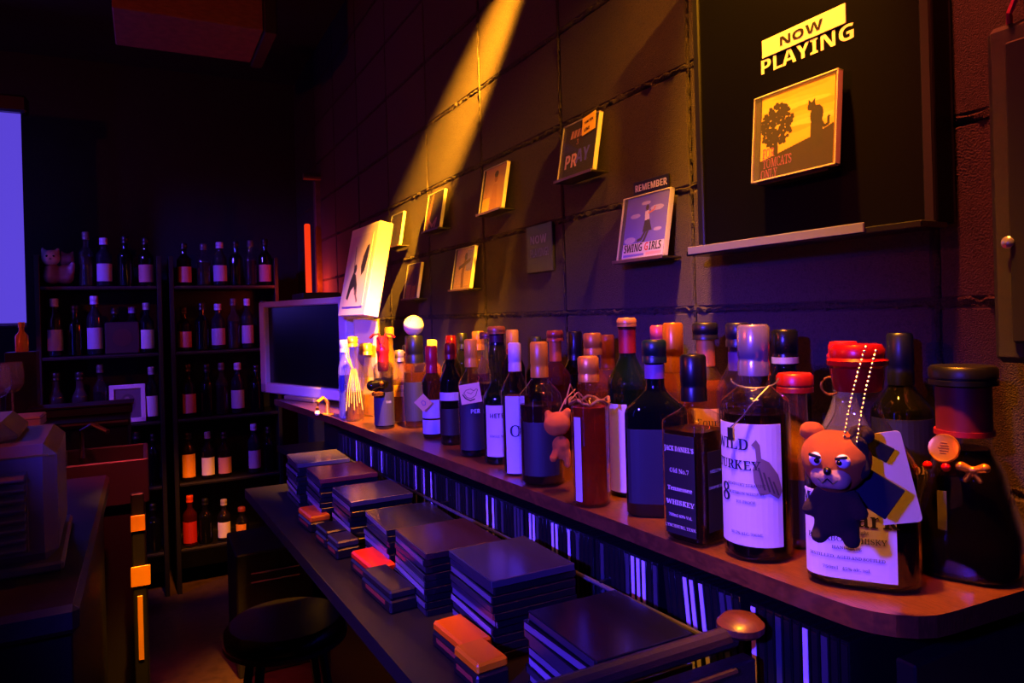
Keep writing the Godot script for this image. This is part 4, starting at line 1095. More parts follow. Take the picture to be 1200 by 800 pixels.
func build_wall_things() -> void:
	var ink := Color(0.05, 0.045, 0.05)
	# cover prints
	var yellow := Color(0.92, 0.72, 0.16)
	var arts := {}
	var im := pic(128, 128, Color(0.96, 0.78, 0.26))
	for k in 9:
		ell(im, 70 + 30 * sin(k * 2.1), 8 + 7 * k, 50, 5, Color(0.94, 0.70, 0.22).lerp(Color(0.98, 0.86, 0.42), (k % 4) / 3.0))
	poly(im, [Vector2(0, 100), Vector2(40, 92), Vector2(90, 82), Vector2(128, 70), Vector2(128, 128), Vector2(0, 128)], Color(0.16, 0.07, 0.06))
	var r2 := RandomNumberGenerator.new()
	r2.seed = 5
	for k in 260:
		var an := r2.randf() * TAU
		var q := sqrt(r2.randf())
		ell(im, 28 + cos(an) * 30 * q, 50 + sin(an) * 33 * q, 3.2, 2.6, Color(0.11, 0.06, 0.05))
	poly(im, [Vector2(25, 60), Vector2(31, 60), Vector2(33, 104), Vector2(24, 104)], Color(0.11, 0.06, 0.05))
	poly(im, [Vector2(90, 62), Vector2(108, 60), Vector2(112, 100), Vector2(90, 100)], Color(0.13, 0.07, 0.06))
	ell(im, 99, 52, 11, 14, Color(0.09, 0.05, 0.05))
	ell(im, 90, 38, 7, 6, Color(0.09, 0.05, 0.05))
	poly(im, [Vector2(84, 37), Vector2(85, 28), Vector2(90, 33)], Color(0.09, 0.05, 0.05))
	poly(im, [Vector2(90, 33), Vector2(95, 28), Vector2(96, 37)], Color(0.09, 0.05, 0.05))
	stroke(im, [Vector2(106, 62), Vector2(112, 72), Vector2(118, 70), Vector2(119, 60)], 2.0, Color(0.09, 0.05, 0.05))
	arts["sunset"] = printed(im)
	im = pic(128, 128, Color(0.40, 0.36, 0.80))
	for q in [[30, 40, 16, 5], [96, 30, 20, 6], [20, 90, 18, 7], [104, 74, 12, 4], [60, 16, 14, 4]]:
		ell(im, q[0], q[1], q[2], q[3], Color(0.70, 0.66, 0.86))
	ell(im, 66, 26, 5, 6, Color(0.20, 0.12, 0.12))
	poly(im, [Vector2(60, 34), Vector2(72, 32), Vector2(76, 52), Vector2(62, 54)], Color(0.84, 0.80, 0.82))
	poly(im, [Vector2(62, 53), Vector2(76, 51), Vector2(86, 74), Vector2(58, 76)], Color(0.09, 0.08, 0.12))
	stroke(im, [Vector2(66, 76), Vector2(56, 90), Vector2(46, 92)], 3.0, Color(0.12, 0.09, 0.12))
	stroke(im, [Vector2(74, 76), Vector2(66, 92), Vector2(60, 100)], 3.0, Color(0.12, 0.09, 0.12))
	stroke(im, [Vector2(72, 38), Vector2(86, 34), Vector2(90, 28)], 2.2, Color(0.80, 0.45, 0.42))
	im.fill_rect(Rect2i(0, 98, 128, 30), Color(0.84, 0.80, 0.84))
	im.fill_rect(Rect2i(4, 120, 66, 5), Color(0.46, 0.40, 0.82))
	im.fill_rect(Rect2i(76, 119, 46, 6), Color(0.86, 0.62, 0.66))
	arts["sky"] = printed(im)
	im = pic(128, 128, Color(0.035, 0.03, 0.045))
	for k in 4:
		poly(im, [Vector2(24 + 13 * k, 18), Vector2(34 + 13 * k, 18), Vector2(30 + 13 * k, 36), Vector2(20 + 13 * k, 36)], Color(0.86, 0.62, 0.50))
	arts["night"] = printed(im)
	im = pic(96, 96, Color(0.80, 0.58, 0.38))
	poly(im, [Vector2(44, 40), Vector2(62, 40), Vector2(70, 96), Vector2(36, 96)], Color(0.74, 0.50, 0.34))
	ell(im, 54, 24, 8, 11, Color(0.62, 0.36, 0.22))
	ell(im, 54, 17, 9, 7, Color(0.13, 0.07, 0.05))
	im.fill_rect(Rect2i(0, 66, 34, 30), Color(0.95, 0.78, 0.10))
	arts["figure"] = printed(im)
	im = pic(96, 96, Color(0.22, 0.08, 0.09))
	poly(im, [Vector2(0, 60), Vector2(18, 0), Vector2(30, 0), Vector2(12, 96), Vector2(0, 96)], Color(0.80, 0.52, 0.22))
	stroke(im, [Vector2(20, 74), Vector2(40, 88), Vector2(66, 70), Vector2(58, 90)], 4.0, Color(0.80, 0.55, 0.60))
	ell(im, 64, 34, 14, 20, Color(0.13, 0.05, 0.06))
	arts["red"] = printed(im)
	im = pic(96, 96, Color(0.24, 0.14, 0.16))
	ell(im, 50, 40, 26, 34, Color(0.34, 0.20, 0.20))
	ell(im, 40, 60, 16, 22, Color(0.16, 0.08, 0.09))
	arts["brown"] = printed(im)
	im = pic(96, 96, Color(0.46, 0.26, 0.22))
	im.fill_rect(Rect2i(0, 58, 40, 38), Color(0.80, 0.58, 0.14))
	im.fill_rect(Rect2i(46, 62, 30, 34), Color(0.74, 0.50, 0.16))
	ell(im, 62, 34, 18, 26, Color(0.30, 0.14, 0.16))
	arts["patch"] = printed(im)
	im = pic(96, 96, Color(0.62, 0.46, 0.44))
	for k in 12:
		im.fill_rect(Rect2i(6, 44 + 4 * k, 84, 2), Color(0.74, 0.56, 0.30))
	im.fill_rect(Rect2i(60, 6, 36, 50), Color(0.42, 0.36, 0.80))
	stroke(im, [Vector2(50, 92), Vector2(44, 60), Vector2(52, 34)], 7.0, Color(0.40, 0.20, 0.18))
	stroke(im, [Vector2(22, 46), Vector2(78, 30)], 4.0, Color(0.22, 0.12, 0.12))
	ell(im, 54, 20, 8, 9, Color(0.16, 0.08, 0.08))
	arts["music"] = printed(im)
	var cds := [
		["brown-covered CD case highest beside the leaning white picture", "brown", 451, 292, 473, 286],
		["dark red CD case with a gold streak beside the rough mortar line", "red", 496, 274, 518, 265],
		["beige CD case with a standing figure and yellow square", "figure", 558, 254, 593, 242],
		["small CD case with tan stripes and a violet corner", "music", 525, 342, 556, 336],
		["CD case with two mustard patches below the brown cover", "patch", 471, 351, 492, 349],
		["black CD case lettered in pink and blue with a yellow sticker", "night", 653, 213, 697, 200],
		["violet sky-covered CD case under a black name strip", "sky", 721, 310, 781, 297]]
	var made := []
	for q in cds:
		var t := wall_cd(q[0], arts[q[1]], Vector2(q[2], q[3]), Vector2(q[4], q[5]))
		made.append(t)
		var l := thing("cd_peg_rail", "thin black ledge under the %s" % q[0].split(" with")[0].split(" highest")[0].split(" lettered")[0].split(" under")[0], "ledge", t.position + Vector3(0.010, -0.0030, 0), 0.0, "ledges under the CD cases on the wall")
		part("strip", cbox(Vector3(0.044, 0.004, 0.150), 0.0006), mat(Color(0.09, 0.06, 0.06), 0.4), l, Vector3(0.0, 0.0008, 0))
		part("lip", cbox(Vector3(0.002, 0.006, 0.150), 0.0004), mat(Color(0.35, 0.25, 0.2), 0.4), l, Vector3(-0.0215, 0.0018, 0))
	var fz := CD_T / 2 - 0.0012
	var n6: Node3D = made[5].get_node("cover")
	letters("PR", 0.030, 1, mat(Color(0.90, 0.70, 0.82), 0.5), n6, flat(-0.030, -0.026, 0.0018))
	letters("AY", 0.030, 1, mat(Color(0.34, 0.34, 1.0), 0.5), n6, flat(0.016, -0.020, 0.0018))
	letters("3", 0.012, 2, mat(Color(0.8, 0.5, 0.3), 0.5), n6, flat(-0.010, 0.014, 0.0018))
	var stk := part("sticker", plate(0.048, 0.040, 0.0008), mat(Color(0.90, 0.74, 0.14), 0.6), made[5], Vector3(0.036, 0.106, CD_T / 2 + 0.001), Vector3(0, 0, 8))
	letters("1100 YEN", 0.0055, 1, mat(ink, 0.6), stk, flat(0, 0.006, 0.0006))
	letters("LINE", 0.007, 1, mat(ink, 0.6), stk, flat(-0.006, -0.010, 0.0006))
	var n7: Node3D = made[6].get_node("cover")
	letters("SWING", 0.0155, 1, mat(ink, 0.5), n7, flat(-0.028, -0.0405, 0.0018), 0.8)
	letters("G", 0.0155, 1, mat(Color(0.80, 0.10, 0.16), 0.5), n7, flat(0.012, -0.0405, 0.0018), 0.8)
	letters("IRLS", 0.0155, 1, mat(ink, 0.5), n7, flat(0.037, -0.0405, 0.0018), 0.8)
	# name strip above it
	var p := on_x(763, 217, WALL - 0.006)
	var s := thing("name_strip", "black strip lettered REMEMBER above the violet CD case", "sign", p)
	s.basis = Basis(Vector3.UP, -PI / 2)
	part("strip", cbox(Vector3(0.105, 0.026, 0.003), 0.0005), mat(Color(0.03, 0.03, 0.035), 0.5), s)
	letters("REMEMBER", 0.0125, 1, mat(Color(0.78, 0.74, 0.82), 0.5), s, flat(0, 0, 0.0018), 1.02)
	p = on_x(633, 291, WALL - 0.006)
	s = thing("small_sign", "small black sign lettered NOW PLAYING in grey", "sign", p)
	s.basis = Basis(Vector3.UP, -PI / 2)
	part("panel", cbox(Vector3(0.125, 0.115, 0.006), 0.001), mat(Color(0.035, 0.033, 0.045), 0.5), s)
	letters("NOW", 0.020, 1, mat(Color(0.55, 0.52, 0.66), 0.5), s, flat(-0.004, 0.022, 0.0034), 1.2)
	letters("PLAYING!", 0.020, 1, mat(Color(0.40, 0.38, 0.52), 0.5), s, flat(0, -0.010, 0.0034), 0.72)
	# the big sign board
	var bx := WALL - 0.046
	var b0 := on_x(820, 298, bx)
	var b1 := on_x(1098, 258, bx)
	var wz := b1.z - b0.z
	var yb := (b0.y + b1.y) / 2
	var bd := thing("sign_board", "large black sign board on the block wall, lettered NOW PLAYING", "sign board", Vector3(bx, yb, (b0.z + b1.z) / 2))
	bd.basis = Basis(Vector3.UP, -PI / 2)
	var gloss := mat(Color(0.016, 0.015, 0.018), 0.45)
	gloss.metallic_specular = 0.2
	part("panel", cbox(Vector3(wz, 0.50, 0.034), 0.002), gloss, bd, Vector3(0, 0.25, -0.018))
	part("frame", cbox(Vector3(0.014, 0.50, 0.042), 0.002), mat(Color(0.05, 0.045, 0.05), 0.4), bd, Vector3(wz / 2 - 0.007, 0.25, -0.018))
	part("frame", cbox(Vector3(0.014, 0.50, 0.042), 0.002), mat(Color(0.05, 0.045, 0.05), 0.4), bd, Vector3(-wz / 2 + 0.007, 0.25, -0.018))
	part("ledge", cbox(Vector3(wz, 0.008, 0.050), 0.001), mat(Color(0.10, 0.10, 0.12), 0.25), bd, Vector3(0, -0.002, 0.004))
	part("ledge_lip", cbox(Vector3(wz * 0.80, 0.012, 0.003), 0.0006), mat(Color(0.45, 0.45, 0.50), 0.25), bd, Vector3(-wz * 0.08, 0.002, 0.031))
	var own := func(px: float, py: float) -> Vector2:
		var w := on_x(px, py, bx)
		return Vector2(w.z - bd.position.z, w.y - yb)
	var n0: Vector2 = own.call(893, 56)
	var n1: Vector2 = own.call(991, 18)
	var mid := (n0 + n1) / 2
	var nw := n1.x - n0.x
	var np := part("title_strip", cbox(Vector3(nw, 0.026, 0.0016), 0.0003), mat(Color(0.90, 0.86, 0.82), 0.5), bd, Vector3(mid.x, mid.y, -0.0004))
	letters("NOW", 0.0125, 1, mat(Color(0.10, 0.06, 0.05), 0.5), np, flat(-0.002, 0, 0.001), 1.75)
	var l0: Vector2 = own.call(942, 59)
	letters("PLAYING", 0.0205, 1, mat(Color(0.90, 0.86, 0.82), 0.5), bd, flat(l0.x, l0.y, -0.0008), nw / 0.105)
	var cdp := on_x(929, 205, bx - 0.022)
	var cd := thing("cd_case", "CD case with a cat and tree against a yellow sunset on the sign board", "CD case", cdp, 0.0, "CD cases shown on the block wall")
	cd.basis = Basis(Vector3.UP, -PI / 2) * Basis(Vector3.RIGHT, -0.09)
	case_parts(cd, arts["sunset"])
	var cv: Node3D = cd.get_node("cover")
	var mauve := mat(Color(0.62, 0.25, 0.55), 0.5)
	letters("FOR", 0.013, 2, mauve, cv, flat(-0.046, -0.024, 0.0018), 0.6)
	letters("TOMCATS", 0.013, 2, mauve, cv, flat(-0.030, -0.039, 0.0018), 0.6)
	letters("ONLY", 0.013, 2, mauve, cv, flat(-0.044, -0.054, 0.0018), 0.6)
	var hold := thing("cd_holder", "small clear holder carrying the sunset CD case on the sign board", "holder", cdp + Vector3(0.008, -0.003, 0))
	part("tray", cbox(Vector3(0.024, 0.004, 0.12), 0.0006), mat(Color(0.10, 0.08, 0.07), 0.3), hold)
	# loudspeaker on the wall near the camera
	var sx := 0.74
	var e0 := on_x(1152, 36, sx)
	var e1 := on_x(1165, 440, sx)
	var zl := (e0.z + e1.z) / 2
	var sp := thing("wall_speaker", "dark blue-black loudspeaker cabinet mounted on the block wall", "loudspeaker", Vector3((sx + WALL) / 2, 1.36, zl + 0.16))
	var navy := grained([Color(0.045, 0.045, 0.075), Color(0.075, 0.075, 0.11)], Vector3(20, 20, 20), 0.6, 61, 0.05, 0.05)
	var sh := e0.y - 1.36
	part("cabinet", cbox(Vector3(WALL - sx, sh, 0.32), 0.006), navy, sp, Vector3(0, sh / 2, 0))
	part("baffle", cbox(Vector3(0.006, sh - 0.04, 0.28), 0.002), mat(Color(0.03, 0.03, 0.05), 0.7), sp, Vector3(-(WALL - sx) / 2 - 0.002, sh / 2, 0))
	var scr := on_x(1181, 284, sx - 0.006)
	part("screw", lathe([[0.00001, 0.0], [0.006, 0.0], [0.006, 0.001], [0.004, 0.003], [0.00001, 0.0036]], 14), mat(Color(0.85, 0.85, 0.88), 0.2, 0.7), sp, scr - sp.position, Vector3(0, 0, 90))
	var c0 := on_x(1176, 26, sx - 0.01)
	var cable := thing("pink_cable", "bright pink cable rising from the loudspeaker", "cable", Vector3.ZERO)
	part("cord", tube([Vector3(sx + 0.01, e0.y, c0.z - 0.005), c0 + Vector3(0.01, 0.01, 0.0), c0 + Vector3(0.015, 0.08, 0.03), c0 + Vector3(0.03, 0.25, 0.06)], 0.003, 6), mat(Color(0.85, 0.15, 0.35), 0.5), cable)
	# leaning white picture on a pale carton at the far end
	var cp := at_depth(418, 374, 2.08)
	var box_h := cp.y - TOP
	var cart := thing("carton", "tall pale bottle carton carrying the leaning picture", "box", Vector3(cp.x + 0.03, TOP, cp.z), -0.35)
	part("body", cbox(Vector3(0.070, box_h, 0.070), 0.002), mat(Color(0.72, 0.62, 0.46), 0.6), cart, Vector3(0, box_h / 2, 0))
	part("label", plate(0.05, 0.09, 0.001), mat(Color(0.55, 0.42, 0.28), 0.6), cart, Vector3(0, box_h * 0.55, 0.0357))
	spots.append([cart.position, 0.05])
	im = pic(96, 128, Color(0.80, 0.74, 0.76))
	poly(im, [Vector2(12, 112), Vector2(20, 82), Vector2(30, 66), Vector2(44, 72), Vector2(56, 90), Vector2(62, 112), Vector2(50, 106), Vector2(42, 92), Vector2(30, 98), Vector2(22, 116)], Color(0.10, 0.07, 0.10))
	poly(im, [Vector2(68, 74), Vector2(62, 58), Vector2(66, 40), Vector2(78, 22), Vector2(88, 20), Vector2(86, 44), Vector2(80, 66)], Color(0.10, 0.07, 0.10))
	ell(im, 36, 60, 7, 8, Color(0.14, 0.10, 0.13))
	stroke(im, [Vector2(24, 20), Vector2(30, 60)], 1.5, Color(0.4, 0.34, 0.42))
	stroke(im, [Vector2(50, 100), Vector2(66, 118)], 3.0, Color(0.4, 0.34, 0.42))
	var pct := thing("canvas_picture", "white canvas picture with black ink figure leaning above the bottles", "picture", cp, -PI / 2 + 0.32)
	pct.basis = Basis(Vector3.UP, -PI / 2 + 0.05) * Basis(Vector3.RIGHT, -0.20)
	part("canvas", cbox(Vector3(0.25, 0.270, 0.042), 0.002), mat(Color(0.84, 0.80, 0.78), 0.7), pct, Vector3(0, 0.1425, 0))
	part("print", plate(0.185, 0.215, 0.001), printed(im, 0.6), pct, Vector3(0, 0.142, 0.0216))

func build_back() -> void:
	var black := mat(Color(0.04, 0.038, 0.04), 0.45)
	var ys := [0.233, 0.58, 0.92, 1.276, 1.625]
	var xs := [[-0.474, 0.082, "left"], [0.118, 0.672, "right"]]
	var rows_name := ["lowest", "second lowest", "middle", "second highest", "top"]
	for u in xs:
		var side: String = "rack beside the violet screen" if u[2] == "left" else "rack beside the orange light tube"
		var r := thing("bottle_rack", "tall black open %s, filled with bottles" % side, "rack", Vector3((u[0] + u[1]) / 2, 0, BACK - 0.16))
		var w: float = u[1] - u[0]
		for sx in [-1.0, 1.0]:
			part("upright", cbox(Vector3(0.022, 1.78, 0.30), 0.002), black, r, Vector3(sx * (w / 2 - 0.011), 0.89, 0))
		for k in 5:
			var sh := part("shelf", cbox(Vector3(w - 0.046, 0.018, 0.29), 0.001), mat(Color(0.05, 0.047, 0.05), 0.4), r, Vector3(0, ys[k] - 0.009, 0))
			part("edge_strip", cbox(Vector3(w - 0.048, 0.006, 0.002)), mat(Color(0.30, 0.28, 0.28), 0.3, 0.6), sh, Vector3(0, 0.003, 0.146))
		part("back_panel", cbox(Vector3(w - 0.046, 1.70, 0.008)), black, r, Vector3(0, 0.89, -0.146))
	var looks := {
		"dark": [{"shape": "round", "glass": Color(0.03, 0.028, 0.03, 0.92), "cap": Color(0.05, 0.05, 0.05)}, "dark bottle"],
		"violet": [{"shape": "tall", "glass": Color(0.10, 0.09, 0.14, 0.7), "cap": Color(0.66, 0.64, 0.76), "labels": [[Color(0.60, 0.56, 0.66), 0.10, 0.46, 70, 0]]}, "bottle with pale lilac label"],
		"clear": [{"shape": "round", "glass": Color(0.16, 0.16, 0.19, 0.22), "liquid": Color(0.12, 0.06, 0.05, 0.8), "cap": Color(0.30, 0.29, 0.30)}, "clear bottle"],
		"pink": [{"shape": "round", "glass": Color(0.06, 0.03, 0.03, 0.85), "cap": Color(0.08, 0.07, 0.07), "labels": [[Color(0.66, 0.44, 0.44), 0.08, 0.44, 70, 0]]}, "bottle with dusty pink label"],
		"white": [{"shape": "round", "glass": Color(0.06, 0.05, 0.06, 0.85), "cap": Color(0.55, 0.50, 0.52), "labels": [[Color(0.78, 0.74, 0.74), 0.08, 0.46, 60, 0]]}, "bottle with white label"],
		"yellow": [{"shape": "tall", "glass": Color(0.08, 0.05, 0.03, 0.85), "cap": Color(0.10, 0.08, 0.05), "labels": [[Color(0.88, 0.60, 0.10), 0.08, 0.56, 60, 0]]}, "bottle with tall yellow label"],
		"red": [{"shape": "round", "glass": Color(0.20, 0.03, 0.03, 0.8), "cap": Color(0.75, 0.22, 0.06), "labels": [[Color(0.62, 0.08, 0.07), 0.06, 0.48, 70, 0]]}, "red-labelled bottle"],
		"flask": [{"shape": "jar", "glass": Color(0.3, 0.24, 0.24, 0.4), "liquid": Color(0.10, 0.05, 0.05, 0.9), "cap": Color(0.10, 0.09, 0.09), "labels": [[Color(0.62, 0.42, 0.46), 0.06, 0.28, 60, 0]]}, "round-bellied bottle"],
		"roundgold": [{"shape": "jar", "glass": Color(0.06, 0.05, 0.03, 0.9), "cap": Color(0.5, 0.2, 0.08), "labels": [[Color(0.88, 0.58, 0.08), 0.08, 0.46, 45, 0]]}, "squat bottle with gold label"],
		"roundpink": [{"shape": "jar", "glass": Color(0.05, 0.04, 0.04, 0.9), "cap": Color(0.10, 0.09, 0.09), "labels": [[Color(0.72, 0.46, 0.44), 0.08, 0.46, 45, 0]]}, "squat bottle with round pink label"],
	}
	var stock := [   # rack, shelf from below, [px, top px, radius, look]
		["beside the violet screen", 4, [[100, 272, 0.034, "clear"], [121, 279, 0.040, "violet"], [146, 277, 0.038, "dark"], [170, 279, 0.036, "pink"]]],
		["beside the violet screen", 3, [[63, 350, 0.038, "violet"], [87, 358, 0.036, "dark"], [110, 347, 0.036, "violet"], [171, 355, 0.036, "white"]]],
		["beside the violet screen", 2, [[65, 437, 0.042, "flask"], [93, 436, 0.040, "flask"], [117, 427, 0.034, "clear"], [177, 430, 0.034, "white"]]],
		["beside the violet screen", 1, [[160, 505, 0.036, "roundpink"], [179, 508, 0.028, "dark"]]],
		["beside the violet screen", 0, [[179, 590, 0.036, "dark"]]],
		["beside the orange light tube", 4, [[215, 285, 0.046, "pink"], [238, 286, 0.038, "clear"], [257, 284, 0.036, "violet"], [276, 283, 0.038, "dark"], [293, 282, 0.034, "clear"], [310, 280, 0.042, "pink"]]],
		["beside the orange light tube", 3, [[215, 360, 0.044, "pink"], [236, 355, 0.038, "dark"], [255, 356, 0.037, "violet"], [273, 350, 0.034, "clear"], [289, 350, 0.032, "violet"], [308, 352, 0.034, "dark"]]],
		["beside the orange light tube", 2, [[220, 427, 0.038, "pink"], [242, 427, 0.040, "dark"], [259, 425, 0.034, "clear"], [278, 425, 0.040, "violet"], [300, 428, 0.036, "dark"]]],
		["beside the orange light tube", 1, [[220, 507, 0.036, "yellow"], [243, 506, 0.038, "white"], [262, 506, 0.038, "pink"], [297, 496, 0.034, "violet"], [314, 500, 0.030, "dark"]]],
		["beside the orange light tube", 0, [[222, 580, 0.038, "red"], [240, 584, 0.036, "dark"], [262, 585, 0.038, "white"], [283, 594, 0.036, "roundgold"]]]]
	var words := ["first", "second", "third", "fourth", "fifth", "sixth"]
	var post := {"beside the violet screen": "violet screen", "beside the orange light tube": "left rack"}
	for s in stock:
		var i := 0
		for q in s[2]:
			var z := BACK - 0.075
			var p := on_z(q[0], q[1], z)
			var y: float = ys[s[1]]
			var h := clampf(p.y - y, 0.16, 0.31)
			var l: Array = looks[q[3]]
			var d: Dictionary = l[0].duplicate()
			d["seg"] = 16
			d["group"] = "bottles on the back racks"
			d["turn"] = rng.randf_range(-14, 14)
			bottle("rack_bottle", "%s, %s shelf of %s rack, %s from the %s" % [l[1], rows_name[s[1]], "screen" if s[0].ends_with("screen") else "tube-side", words[i], "screen"], Vector3(p.x, y + 0.001, z), h, minf(q[2], 0.036), d)
			i += 1
	# cat ornament on the top shelf
	var c := on_z(62, 333, BACK - 0.08)
	var cat := thing("cat_figurine", "pale two-headed cat ornament on the top shelf next to the violet screen", "ornament", Vector3(c.x + 0.006, ys[4] + 0.010, BACK - 0.06), 0.05)
	cat.scale = Vector3.ONE * 0.78
	cat.position.x += 0.016
	var china := mat(Color(0.62, 0.58, 0.66), 0.35)
	part("body", blob([[Vector3(-0.03, 0.055, 0), Vector3(-0.03, 0.10, 0), 0.052, 0.040], [Vector3(0.045, 0.05, 0), Vector3(0.045, 0.095, 0), 0.047, 0.036], [Vector3(0.08, 0.08, 0.02), Vector3(0.085, 0.13, 0.03), 0.016, 0.016]], 0.010, 0.4), mat(Color(0.42, 0.30, 0.34), 0.5), cat)
	part("head", blob([[Vector3(-0.035, 0.17, 0.01), Vector3(-0.03, 0.17, 0.01), 0.050, 0.050], [Vector3(-0.07, 0.21, 0), Vector3(-0.078, 0.232, 0), 0.016, 0.007], [Vector3(0.0, 0.21, 0), Vector3(0.008, 0.232, 0), 0.016, 0.007]], 0.009, 0.3), china, cat)
	part("head", blob([[Vector3(0.05, 0.16, -0.01), Vector3(0.055, 0.16, -0.01), 0.042, 0.042], [Vector3(0.03, 0.195, -0.01), Vector3(0.026, 0.215, -0.01), 0.013, 0.006], [Vector3(0.08, 0.195, -0.01), Vector3(0.086, 0.215, -0.01), 0.013, 0.006]], 0.009, 0.3), mat(Color(0.34, 0.26, 0.32), 0.5), cat)
	for q in [[-0.052, 0.178], [-0.016, 0.178]]:
		part("eye", ball(0.007, 10), mat(Color(0.05, 0.05, 0.06), 0.2), cat, Vector3(q[0], q[1], 0.054))
	part("nose", ball(0.005, 8), mat(Color(0.4, 0.15, 0.2), 0.4), cat, Vector3(-0.034, 0.160, 0.060))
	# dark presentation box, white frame
	c = on_z(144, 412, BACK - 0.08)
	var bx := thing("gift_box", "square dark brown presentation box on the rack between lilac-labelled bottles", "box", Vector3(c.x, ys[3], BACK - 0.085))
	part("body", cbox(Vector3(0.155, 0.165, 0.09), 0.006), mat(Color(0.16, 0.10, 0.085), 0.6), bx, Vector3(0, 0.0825, 0))
	part("emblem", lathe([[0.00001, 0.0], [0.045, 0.0], [0.045, 0.002], [0.00001, 0.002]], 20), mat(Color(0.24, 0.12, 0.10), 0.5), bx, Vector3(0, 0.085, 0.045), Vector3(90, 0, 0))
	for sx in [-0.035, 0.045]:
		var nb := on_z(144 + sx * 190, 365, BACK - 0.20)
		bottle("rack_bottle", "bottle neck rising behind the brown presentation box, %s one" % ("lilac-capped" if sx > 0 else "grey-capped"), Vector3(c.x + sx, ys[3], BACK - 0.2), 0.245, 0.036, {"shape": "tall", "glass": Color(0.05, 0.05, 0.06, 0.9), "cap": Color(0.5, 0.46, 0.66) if sx > 0 else Color(0.25, 0.25, 0.26), "seg": 14, "group": "bottles on the back racks"})
	var fp := on_z(150, 488, BACK - 0.02)
	var fr := thing("picture_frame", "white picture frame standing on the middle shelf of the rack", "picture frame", Vector3(fp.x, ys[2] + 0.0015, BACK - 0.045))
	fr.rotation.x = -0.06
	for q in [[Vector3(0.165, 0.022, 0.014), Vector3(0, 0.011, 0)], [Vector3(0.165, 0.022, 0.014), Vector3(0, 0.184, 0)], [Vector3(0.022, 0.195, 0.014), Vector3(-0.0715, 0.0975, 0)], [Vector3(0.022, 0.195, 0.014), Vector3(0.0715, 0.0975, 0)]]:
		part("moulding", cbox(q[0], 0.002), mat(Color(0.82, 0.74, 0.78), 0.5), fr, q[1])
	var im := pic(64, 80, Color(0.40, 0.34, 0.37))
	ell(im, 32, 40, 18, 26, Color(0.30, 0.25, 0.28))
	ell(im, 30, 28, 6, 7, Color(0.52, 0.44, 0.46))
	part("photo", plate(0.125, 0.155, 0.002), printed(im), fr, Vector3(0, 0.0975, -0.002))
	# violet projection screen
	var s0 := on_z(31, 378, -4.0)
	var s1 := on_z(29, 134, -4.0)
	var sw := 0.75
	var scn := thing("projection_screen", "glowing violet projection screen hanging beside the bottle racks", "screen", Vector3(s0.x - sw / 2, s0.y, -4.0))
	var sh := s1.y - s0.y
	part("screen_cloth", cbox(Vector3(sw, sh, 0.004)), glow(Color(0.36, 0.27, 0.86), 0.92), scn, Vector3(0, sh / 2, 0))
	part("bottom_bar", tube([Vector3(-sw / 2, -0.012, 0), Vector3(0, -0.012, 0), Vector3(sw / 2, -0.012, 0)], 0.012, 8), black, scn)
	part("housing", cbox(Vector3(sw + 0.06, 0.08, 0.08), 0.01), black, scn, Vector3(0, sh + 0.04, 0))
	var al := AreaLight3D.new()
	al.name = "screen_light"
	scn.add_child(al, true)
	al.area_size = Vector2(sw, sh)
	al.position = Vector3(0, sh / 2, 0.02)
	al.rotation_degrees = Vector3(0, 180, 0)
	al.light_color = Color(0.36, 0.27, 0.95)
	al.light_energy = 0.25
	al.shadow_enabled = true
	# monitor at the far end of the counter
	var m0 := at_depth(297, 473, 2.62)
	var m1 := at_depth(398, 476, 2.22)
	var mc := (m0 + m1) / 2
	var dir := (m1 - m0) * Vector3(1, 0, 1)
	var mw := dir.length()
	var mh := 0.335
	var mon := thing("monitor", "old white-framed monitor with a dark blank screen at the end of the counter", "monitor", Vector3(mc.x, TOP, mc.z), atan2(-dir.z, dir.x))
	mon.position += mon.basis.z * -0.05
	var bez := mat(Color(0.74, 0.72, 0.76), 0.5)
	var lift := 0.014
	for q in [[Vector3(mw, 0.036, 0.04), Vector3(0, lift + 0.018, 0)], [Vector3(mw, 0.022, 0.04), Vector3(0, lift + mh - 0.011, 0)], [Vector3(0.040, mh, 0.04), Vector3(-mw / 2 + 0.02, lift + mh / 2, 0)], [Vector3(0.044, mh, 0.04), Vector3(mw / 2 - 0.022, lift + mh / 2, 0)]]:
		part("bezel", cbox(q[0], 0.004), bez, mon, q[1])
	part("screen_glass", cbox(Vector3(mw - 0.07, mh - 0.05, 0.012), 0.002), mat(Color(0.035, 0.035, 0.04), 0.25), mon, Vector3(0, lift + mh / 2 + 0.007, -0.004))
	part("back_shell", cbox(Vector3(mw * 0.86, mh * 0.84, 0.12), 0.03), bez, mon, Vector3(0, lift + mh / 2, -0.078))
	part("foot", cbox(Vector3(0.20, 0.014, 0.16), 0.003), mat(Color(0.5, 0.42, 0.36), 0.5), mon, Vector3(0, 0.007, -0.05))
	# orange light tube and the pale post behind the monitor
	var o0 := on_z(363, 375, -3.85)
	var o1 := on_z(354, 262, -3.85)
	var oc := thing("light_tube", "upright orange glowing light tube behind the monitor", "lamp", Vector3(o0.x, 0, -3.85))
	part("tube", cbox(Vector3(0.030, o1.y - 0.9, 0.02), 0.006), glow(Color(1.0, 0.22, 0.04), 0.95), oc, Vector3(0, (o1.y + 0.9) / 2, 0))
	part("stand", cbox(Vector3(0.05, 0.9, 0.05), 0.004), black, oc, Vector3(0, 0.45, 0))
	var ol := OmniLight3D.new()
	ol.name = "tube_light"
	oc.add_child(ol, true)
	ol.position = Vector3(0, 1.6, 0.05)
	ol.light_color = Color(1.0, 0.24, 0.05)
	ol.light_energy = 0.10
	ol.light_size = 0.05
	ol.shadow_enabled = true
	var q0 := on_z(378, 300, -3.9)
